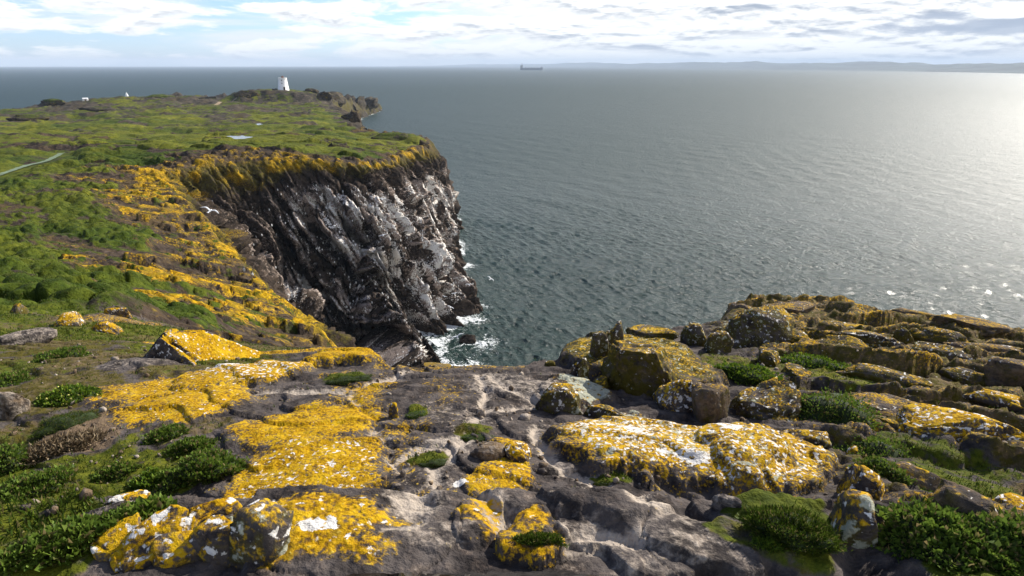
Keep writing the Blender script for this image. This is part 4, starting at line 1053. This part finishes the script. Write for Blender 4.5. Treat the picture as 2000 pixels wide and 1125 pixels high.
def stone_wall(name, label, pts, h, wd, seed):
    g = np.random.default_rng(seed); parts = []
    W = [P(*q) for q in pts]
    for a, b_ in zip(W[:-1], W[1:]):
        L = np.hypot(*(b_ - a)[:2]); n = max(2, int(L / 0.9)); e = (b_ - a)[:2] / L; s_ = np.array([-e[1], e[0]])
        for row in range(3):
            for k in range(n):
                c_ = a[:2] + e * (k + 0.5 + 0.3 * (row % 2)) * L / n
                z = landz(*c_) - 0.25 + row * h / 3
                v, f = ICO2
                p = np.sign(v) * np.abs(v) ** 0.5 * np.array([0.5 * L / n * 1.1, wd * 0.5, h / 5]) * g.uniform(0.85, 1.2, 3)
                q = np.stack([c_[0] + p[:, 0] * e[0] + p[:, 1] * s_[0], c_[1] + p[:, 0] * e[1] + p[:, 1] * s_[1], z + h / 6 + p[:, 2]], 1)
                parts.append((q, f.tolist()))
    c0 = W[0]
    V, Fc = join(parts)
    o = mesh_obj(name, np.array(V) - [c0[0], c0[1], 0], Fc, M_STONE, smooth=False); o.location = (c0[0], c0[1], 0)
    tag(o, label, 'wall')
stone_wall('drystone_wall', 'dark drystone wall on the skyline left of the lighthouse hill', [(376, 191, 436), (398, 191, 438), (422, 191, 440)], 1.5, 0.8, 31)
stone_wall('ruined_wall', 'stub of ruined stone wall beside the lighthouse', [(531, 176, 442), (541, 176.5, 443)], 1.2, 0.8, 32)

def ribbon(name, label, pts, w, mat):
    W = [ground_at(*q)[0][:2] for q in pts]
    fine = []
    for a, b_ in zip(W[:-1], W[1:]):
        for t in np.linspace(0, 1, 24, endpoint=False): fine.append(a + (b_ - a) * t)
    fine = np.array(fine); tang = np.gradient(fine, axis=0); tang /= np.linalg.norm(tang, axis=1)[:, None]
    sd_ = np.stack([-tang[:, 1], tang[:, 0]], 1)
    off = np.linspace(-1, 1, 5)
    pos = fine[:, None] + sd_[:, None] * (off[None, :, None] * w * 0.5)
    pos = pos + 0.15 * w * np.stack([perlin2(pos[..., 0] * 0.6, pos[..., 1] * 0.6, 5), 0 * pos[..., 0]], -1)
    co, _, _, _ = land(pos[..., 0].ravel(), pos[..., 1].ravel())
    z = co[:, 2].reshape(pos.shape[:2]); z = 0.5 * z + 0.5 * z.max(1, keepdims=True) + 0.14
    V = np.concatenate([pos, z[..., None]], -1)
    n, m = V.shape[:2]; i = np.arange(n * m).reshape(n, m)
    q = np.stack([i[:-1, :-1], i[:-1, 1:], i[1:, 1:], i[1:, :-1]], -1).reshape(-1, 4)
    return tag(mesh_obj(name, V.reshape(-1, 3), q, mat), label, kind='structure')
ribbon('footpath', 'pale green worn path crossing the turf slope', [(-60, 362), (0, 343), (50, 326), (92, 316), (122, 300)], 1.0, M_PATH)
ribbon('earth_path', 'brown trodden path up to the lighthouse hill', [(420, 207), (440, 200), (468, 188)], 2.2, M_DIRT)

# standing water on the plateau
def pool(E, name, label):
    c_, er, et, rx, ry = E
    th = np.linspace(0, 2 * pi, 48, endpoint=False)
    k = 0.88 + 0.35 * perlin2(np.cos(th) * 1.5, np.sin(th) * 1.5, 77)
    v = np.stack([c_[0] + et[0] * rx * k * np.cos(th) + er[0] * ry * k * np.sin(th), c_[1] + et[1] * rx * k * np.cos(th) + er[1] * ry * k * np.sin(th), 0 * th + landz(c_[0], c_[1]) + 0.42], 1)
    m = bpy.data.materials.get('pool water') or simple_mat('pool water', (0.05, 0.05, 0.045), 0.08, 0.1, 0.4, spec=0.5)
    tag(mesh_obj(name, v, [tuple(range(48))], m, smooth=False), label, kind='structure')
pool(POOL_E[0], 'pool', 'shallow pool reflecting the sky on the green plateau'); pool(POOL_E[1], 'pool', 'tiny pool beyond the larger pool')

def ship():
    c_ = P(1038, 136, 6200); L = 202.0
    e = empty("cargo_ship", (c_[0], c_[1], 0), radians(2)); e.scale = (1, 1, 0.95)
    st = [(-.5, .55, 0), (-.47, .8, 0), (-.35, 1, 0), (.36, 1, 0), (.44, .8, .0), (.49, .3, 0), (.505, .02, 0)]
    v = []; f = []
    B = 26.0 * 0.8
    for s_, w_, _ in st:
        top_ = 20 + (6 if s_ > .43 else 0) + (3 if s_ < -.44 else 0)
        v += [(s_ * L, -B * w_ * .75, -4), (s_ * L * 1.01, -B * w_, top_), (s_ * L * 1.01, B * w_, top_), (s_ * L, B * w_ * .75, -4)]
    for k in range(len(st) - 1):
        a = 4 * k
        for j in range(4): f.append((a + j, a + (j + 1) % 4, a + 4 + (j + 1) % 4, a + 4 + j))
    f += [(3, 2, 1, 0), tuple(4 * (len(st) - 1) + j for j in range(4))]
    mesh_obj('hull', v, f, M_HULL, e, smooth=False)
    k_ = L / 330.0
    bx = lambda x0, x1, *r: boxv(x0 * k_, x1 * k_, *r)
    for k in range(5): mesh_obj('deck_hatch', *bx(-100 + 44 * k, -72 + 44 * k, -10, 10, 20, 24.5), M_DECK, e, smooth=False)
    b_ = mesh_obj('bridge', *join([bx(-152, -130, -17, 17, 20, 44), bx(-149, -133, -21, 21, 44, 49)]), M_DECK, e, smooth=False)
    mesh_obj('mast', *bx(-143, -139, -1, 1, 49, 64), M_DECK, b_, smooth=False)
    mesh_obj('funnel', *bx(-163, -154, -5, 5, 20, 44), M_HULL, e, smooth=False)
    mesh_obj('foremast', *bx(151, 154, -1, 1, 26, 38), M_DECK, e, smooth=False)
    tag(e, 'long dark cargo ship lying near the horizon', 'ship')
ship()

# ------------------------------------------------------------------ seabirds
def bird_mat():
    m = bpy.data.materials.new('seabird plumage'); m.use_nodes = True; nt = m.node_tree
    b = nt.nodes['Principled BSDF']; b.inputs['Roughness'].default_value = 0.8
    at = nt.nodes.new('ShaderNodeAttribute'); at.attribute_name = 'm1'
    g = nt.nodes.new('ShaderNodeNewGeometry'); n = noise_(nt, g.outputs['Position'], 14, 3)
    nt.links.new(mixc(nt, math_(nt, 'MULTIPLY', n, 0.15), at.outputs['Color'], (0.3, 0.3, 0.3)), b.inputs[0])
    return m
M_BIRD = bird_mat()
def gull_mesh(flap):
    """body, head, tail and both wings in one skin; +Y is forward"""
    V = []; Fc = []; Cc = []
    rings = [(-.30, .012, .006), (-.22, .05, .02), (-.10, .062, .055), (.03, .068, .066), (.12, .055, .058), (.17, .040, .045), (.21, .040, .042), (.245, .026, .028), (.262, .010, .010), (.30, .004, .006)]
    n = 8
    for y, rx, rz in rings:
        for k in range(n):
            a = 2 * pi * k / n
            V.append((rx * cos(a), y, rz * sin(a) + (0.012 if y > .15 else 0)))
            Cc.append((.75, .45, .05, 1) if y > .255 else ((.42, .44, .47, 1) if sin(a) > .5 and y < .14 and y > -.24 else (.82, .82, .82, 1)))
    for j in range(len(rings) - 1):
        for k in range(n): Fc.append((j * n + k, j * n + (k + 1) % n, (j + 1) * n + (k + 1) % n, (j + 1) * n + k))
    Fc += [tuple(range(n - 1, -1, -1)), tuple((len(rings) - 1) * n + k for k in range(n))]
    st = [(.03, .13, -.09, 0), (.16, .15, -.06, .6), (.30, .15, -.05, 1.0), (.42, .10, -.06, .85), (.54, .03, -.09, .5), (.64, -.07, -.13, .2)]
    for s_ in (-1, 1):
        n0 = len(V)
        for x, ylead, ytrail, lift in st:
            z = flap * lift * .22 + .03
            for yy, dzz in ((ylead, .0), ((ylead + ytrail) / 2, .012), (ytrail, .0), ((ylead + ytrail) / 2, -.006)):
                V.append((s_ * x, yy, z + dzz)); Cc.append((.03, .03, .03, 1) if x > .56 else (.55, .57, .60, 1))
        for j in range(len(st) - 1):
            for k in range(4):
                q = (n0 + 4 * j + k, n0 + 4 * j + (k + 1) % 4, n0 + 4 * j + 4 + (k + 1) % 4, n0 + 4 * j + 4 + k)
                Fc.append(q if s_ > 0 else q[::-1])
        m = n0 + 4 * (len(st) - 1); Fc.append((m, m + 1, m + 2, m + 3))
    n0 = len(V)
    V += [(-.03, -.24, .006), (.03, -.24, .006), (.075, -.37, .0), (-.075, -.37, .0), (0, -.30, .016), (0, -.30, -.006)]; Cc += [(.82, .82, .82, 1)] * 6
    Fc += [(n0, n0 + 1, n0 + 4), (n0 + 1, n0 + 2, n0 + 4), (n0 + 2, n0 + 3, n0 + 4), (n0 + 3, n0, n0 + 4), (n0 + 1, n0, n0 + 5), (n0 + 2, n0 + 1, n0 + 5), (n0 + 3, n0 + 2, n0 + 5), (n0, n0 + 3, n0 + 5)]
    return np.array(V), Fc, np.array(Cc)
GULLS = [(410,412,46,33,.5,60,20,'gull gliding with raised wings over the dark head of the gully'),(654,441,60,14,.4,40,-15,'gull crossing the black slot in the middle of the cliff'),
 (746,389,75,18,.3,75,10,'gull passing the yellow lichened top of the cliff'),(748,459,72,17,-.2,70,-12,'gull low against the pale streaked cliff face'),(893,658,62,26,.35,70,-22,'gull banking over the surf at the cliff foot'),
 (880,600,70,13,.2,50,25,'gull climbing close to the cliff edge above the sea'),(916,556,80,14,.3,80,5,'gull over the sea beside the dark skerry'),(958,545,85,15,.6,35,30,'gull tilting on raised wings over open water'),
 (888,573,80,13,.1,95,0,'gull skimming past the lower cliff corner'),(868,579,74,9,.3,60,10,'small gull against the dark corner of the cliff'),(1150,662,40,24,.3,80,-10,'gull half hidden behind the mossy knob'),
 (878,52,150,7,.5,60,0,'lone bird high in the pale sky')]
for i, (px, py, t, w, fl, yaw, bank, lb) in enumerate(GULLS):
    v, f, c_ = gull_mesh(fl)
    sc_ = (w * t / F) / 1.28 * 1.15
    o = mesh_obj('gull', v * sc_, f, M_BIRD, attrs={'m1': c_})
    o.location = P(px, py, t); o.rotation_euler = (radians(8), radians(bank), radians(yaw - 60))
    tag(o, lb, 'bird', 'gulls on the wing')

def auk_arrays():
    V = []; Fc = []; Cc = []; n = 7
    rings = [(0.0, .05, .05, 0), (.05, .085, .075, 0), (.16, .095, .085, .0), (.26, .07, .065, .01), (.31, .045, .045, .015), (.36, .048, .052, .03), (.395, .03, .035, .04), (.41, .008, .01, .04)]
    for z, rx, ry, oy in rings:
        for k in range(n):
            a = 2 * pi * k / n; V.append((rx * cos(a), ry * sin(a) + oy, z)); Cc.append((.75, .75, .73, 1) if (sin(a) > -.1 and z < .28) else (.02, .02, .022, 1))
    for j in range(len(rings) - 1):
        for k in range(n): Fc.append((j * n + k, j * n + (k + 1) % n, (j + 1) * n + (k + 1) % n, (j + 1) * n + k))
    n0 = len(V); V += [(-.012, .07, .365), (.012, .07, .365), (0, .07, .345), (0, .135, .35)]; Cc += [(.02, .02, .02, 1)] * 4
    Fc += [(n0, n0 + 1, n0 + 3), (n0 + 1, n0 + 2, n0 + 3), (n0 + 2, n0, n0 + 3)]
    Fc.append(tuple(range(n - 1, -1, -1)))
    return np.array(V), Fc, np.array(Cc)
AV, AF, AC = auk_arrays()
me_auk = None
for i, (px, py, lb) in enumerate([(478,536,'razorbill alone on the yellow rim of the gully'),(494,545,'razorbill facing its neighbour on the brink'),(503,546,'razorbill with its back to the gully beside another'),
      (548,588,'razorbill on the bare rock below the yellow turf'),(560,596,'razorbill next to the bare rib of rock'),(612,648,'razorbill on the white stained ledge')]):
    c_, t = ground_at(px, py)
    o = mesh_obj('razorbill', AV * 1.1, AF, M_BIRD, attrs={'m1': AC})
    o.location = (c_[0], c_[1], landz(c_[0], c_[1]) - 0.02); o.rotation_euler = (0, 0, radians(40 * i + 130))
    tag(o, lb, 'bird', 'razorbills on the rim')

# the colony: far too many to count, on every shelf of the face
def colony(n=1500):
    g = np.random.default_rng(77)
    az = np.radians(g.uniform(-26, -2, n * 6)); r = g.uniform(85, 215, n * 6)
    co, a1, a2, d = land(r * np.sin(az), r * np.cos(az))
    k = (d > 4) & (d < 40) & (co[:, 2] > 3) & (a1[:, 0] < 0.40) & (a1[:, 1] + 0.15 * g.normal(size=len(d)) > 0.30)
    co = co[k][:n]
    V, f = ICO2
    v = ico(1); p, f = v
    body = p * [.10, .12, .20] + [0, 0, .18]
    m = len(body); nb = len(co)
    VV = (body[None] * g.uniform(.8, 1.3, (nb, 1, 1)) + co[:, None]).reshape(-1, 3)
    FF = (f[None] + (np.arange(nb) * m)[:, None, None]).reshape(-1, 3)
    wt_ = (g.random((nb, 1)) < 0.72) | (p[:, 1] < -0.2)[None]
    cc = np.where(wt_[..., None], np.array([.78, .76, .72, 1]), np.array([.03, .028, .028, 1])).reshape(-1, 4)
    tag(mesh_obj('seabird_colony', VV, FF, M_BIRD, attrs={'m1': cc}), 'crowd of small white and dark seabirds on the cliff ledges', 'birds', kind='stuff')
colony()

# ------------------------------------------------------------------ the air between here and the far shore
def haze():
    m = bpy.data.materials.new('sea air'); m.use_nodes = True; nt = m.node_tree; nt.nodes.clear()
    out = nt.nodes.new('ShaderNodeOutputMaterial'); v = nt.nodes.new('ShaderNodeVolumePrincipled')
    v.inputs['Color'].default_value = (0.68, 0.82, 1.0, 1); v.inputs['Density'].default_value = 7.5e-5; v.inputs['Anisotropy'].default_value = 0.0
    nt.links.new(v.outputs[0], out.inputs['Volume'])
    bv, bf = boxv(-32000, 32000, -2000, 32000, -12, 260)
    tag(mesh_obj('haze', bv, bf, m, smooth=False), 'thin pale sea haze in front of the far shore', 'haze', kind='stuff')
haze()

# loose stones lying in the seams and hollows of the ledge: too small and many to tell apart
def rubble(n=900):
    g = np.random.default_rng(91)
    az = np.radians(g.uniform(-40, 40, n * 3)); r = np.exp(g.uniform(math.log(1.7), math.log(7.5), n * 3))
    X = r * np.sin(az); Y = r * np.cos(az)
    co, a1, a2, d = land(X, Y)
    k = (d < -0.1) & (a1[:, 0] < 0.42) & ((seam_dist(X, Y) < 0.10 + 0.1 * g.random(len(d))) | (a2[:, 1] > 0.36) | (g.random(len(d)) < 0.10)); co = co[k][:n]
    v, f = ico(1); nb, m = len(co), len(v)
    s_ = 0.008 * np.exp(g.normal(size=(nb, 1, 1)) * 0.55)
    p = np.sign(v) * np.abs(v) ** 0.7
    p = p[None] * s_ * g.uniform(0.5, 1.3, (nb, 1, 3)) * (1 + 0.25 * g.normal(size=(nb, m, 1)))
    th = g.uniform(0, 6.28, nb); R = np.stack([np.stack([np.cos(th), -np.sin(th), 0 * th], -1), np.stack([np.sin(th), np.cos(th), 0 * th], -1), np.stack([0 * th, 0 * th, 1 + 0 * th], -1)], 1)
    VV = (np.einsum('nij,nmj->nmi', R, p) + co[:, None] + [0, 0, 0.002]).reshape(-1, 3)
    FF = (f[None] + (np.arange(nb) * m)[:, None, None]).reshape(-1, 3)
    tone = np.repeat(g.random((nb, 1)), m, 0)
    A = np.concatenate([0.15 + 0 * tone, 0.2 * tone, 0 * tone, 0.2 + 0.6 * tone], 1).reshape(-1, 4); B = np.zeros((nb * m, 4)); B[:, 1] = (0.25 + 0.4 * g.random((nb, 1)) * np.ones((1, m))).ravel()
    tag(mesh_obj('rubble', VV, FF, M_FG, smooth=False, attrs={'m1': A, 'm2': B}), 'small loose stones and chips lying in the seams of the ledge', 'stones', kind='stuff')
rubble()

# rocks awash at the foot of the cliff
def skerry(label, px, py, rad, seed):
    d0 = ray(px, py); w0 = d0 * (HC / -d0[2])
    v, f = ICO4; g = np.random.default_rng(seed); s0 = g.uniform(0, 50)
    p = np.sign(v) * np.abs(v) ** 0.8
    for k in range(8):
        q = g.normal(size=3); q /= np.linalg.norm(q); e = p @ q - g.uniform(0.4, 0.85); p = p - np.outer(np.maximum(e, 0) * 0.9, q)
    a = v * 2 + s0; p = p * (1 + 0.35 * fbm3(a[:, 0], a[:, 1], a[:, 2], 4, 4, 0.6)[:, None]) * [rad, rad * 0.8, rad * 0.55]
    A = np.zeros((len(v), 4)); A[:, 3] = 0.15; B = np.zeros((len(v), 4)); B[:, 0] = 0.25
    o = mesh_obj('skerry', p, f, M_MID, attrs={'m1': A, 'm2': B}); o.location = (w0[0], w0[1], 0.2)
    tag(o, label, 'rock')
skerry('low dark rock awash beside the middle of the cliff foot', 893, 520, 2.2, 5)
skerry('dark wedge of rock in the surf at the seaward corner of the cliff', 893, 446, 3.0, 6)
skerry('small black rock in the white wash below the near end of the cliff', 918, 668, 1.8, 8)

# crags on the skyline of the far headland and along the plateau rim
def crag(label, px, py, t, rx, ry, rz, seed, turf=0.35, tilt=0.0):
    c_ = P(px, py, t)
    v, f = ICO4; g = np.random.default_rng(700 + seed); s0 = g.uniform(0, 50)
    p = np.sign(v) * np.abs(v) ** 0.75
    for k in range(10):
        q = g.normal(size=3); q[2] *= 0.5; q /= np.linalg.norm(q); e = p @ q - g.uniform(0.4, 0.85); p = p - np.outer(np.maximum(e, 0) * 0.9, q)
    a = v * 1.8 + s0; p = p * (1 + 0.45 * fbm3(a[:, 0], a[:, 1], a[:, 2], 5, 4, 0.62)[:, None]) * [rx, ry, rz]
    p[:, 2] += tilt * p[:, 0]
    A = np.zeros((len(v), 4)); B = np.zeros((len(v), 4))
    k = fbm3(a[:, 0], a[:, 1], a[:, 2], 3, 14)
    A[:, 0] = 0.22 + 0.3 * k; A[:, 2] = np.clip(turf + 0.35 * (v[:, 2] - 0.6) + 0.3 * k, 0, 1); A[:, 3] = 0.1; B[:, 0] = 0.35 + 0.3 * k; B[:, 1] = 0.2; B[:, 2] = 0.2
    o = mesh_obj('crag', p, f, M_MID if t < 300 else M_FAR, attrs={'m1': np.clip(A, 0, 1), 'm2': np.clip(B, 0, 1)})
    zb = landz(c_[0], c_[1])
    o.location = (c_[0], c_[1], zb - 0.15 * rz)
    tag(o, label, 'crag')
for i, q in enumerate([
 ('dark crag in the saddle behind the lighthouse hill', 652, 200, 520, 10, 12, 6, .2), ('broad dark crag forming the top of the far point', 676, 196, 590, 16, 18, 8, .3),
 ('knobbly crag at the seaward shoulder of the far point', 700, 197, 625, 11, 12, 9, .15), ('low black rocks stepping down to the tip of the far point', 717, 204, 655, 10, 12, 6, .05),
 ('last black rock at the tip of the far point', 733, 210, 700, 9, 10, 4, .0), ('dark rounded crag on the brow right of the lighthouse', 602, 186, 446, 7, 6, 3.0, .3),
 ('dark crag on the end of the lighthouse hill above the sea', 626, 190, 440, 7, 7, 4.0, .2), ('low crag on the left brow of the lighthouse hill', 488, 186, 428, 9, 6, 3.0, .35),
 ('rock stack standing off the rim of the plateau', 692, 240, 292, 4.5, 5, 6.5, .15), ('broken rock beside the rim stack on the plateau', 676, 236, 300, 4, 4, 3.0, .2),
 ('square pillar of pale rock at the end of the big cliff', 829, 291, 203, 2.0, 2.2, 2.6, .0), ('mossy rock mass on the plateau above the cliff end', 762, 277, 214, 8, 5, 2.4, .5),
 ('dark ledge of rock on the plateau behind the cliff rim', 660, 285, 165, 5, 3, 1.7, .35), ('rough rocks in the turf far left on the plateau', 190, 226, 330, 9, 6, 2.6, .35),
 ('rocky hump on the left skyline beside the hut', 110, 208, 380, 11, 8, 2.6, .45), ('rocky hump on the skyline right of the beacon', 300, 194, 425, 16, 9, 2.8, .5),
 ('low rocks in the turf near the left skyline', 60, 240, 280, 8, 5, 2.0, .4)]):
    crag(*q[:7], i, q[7])
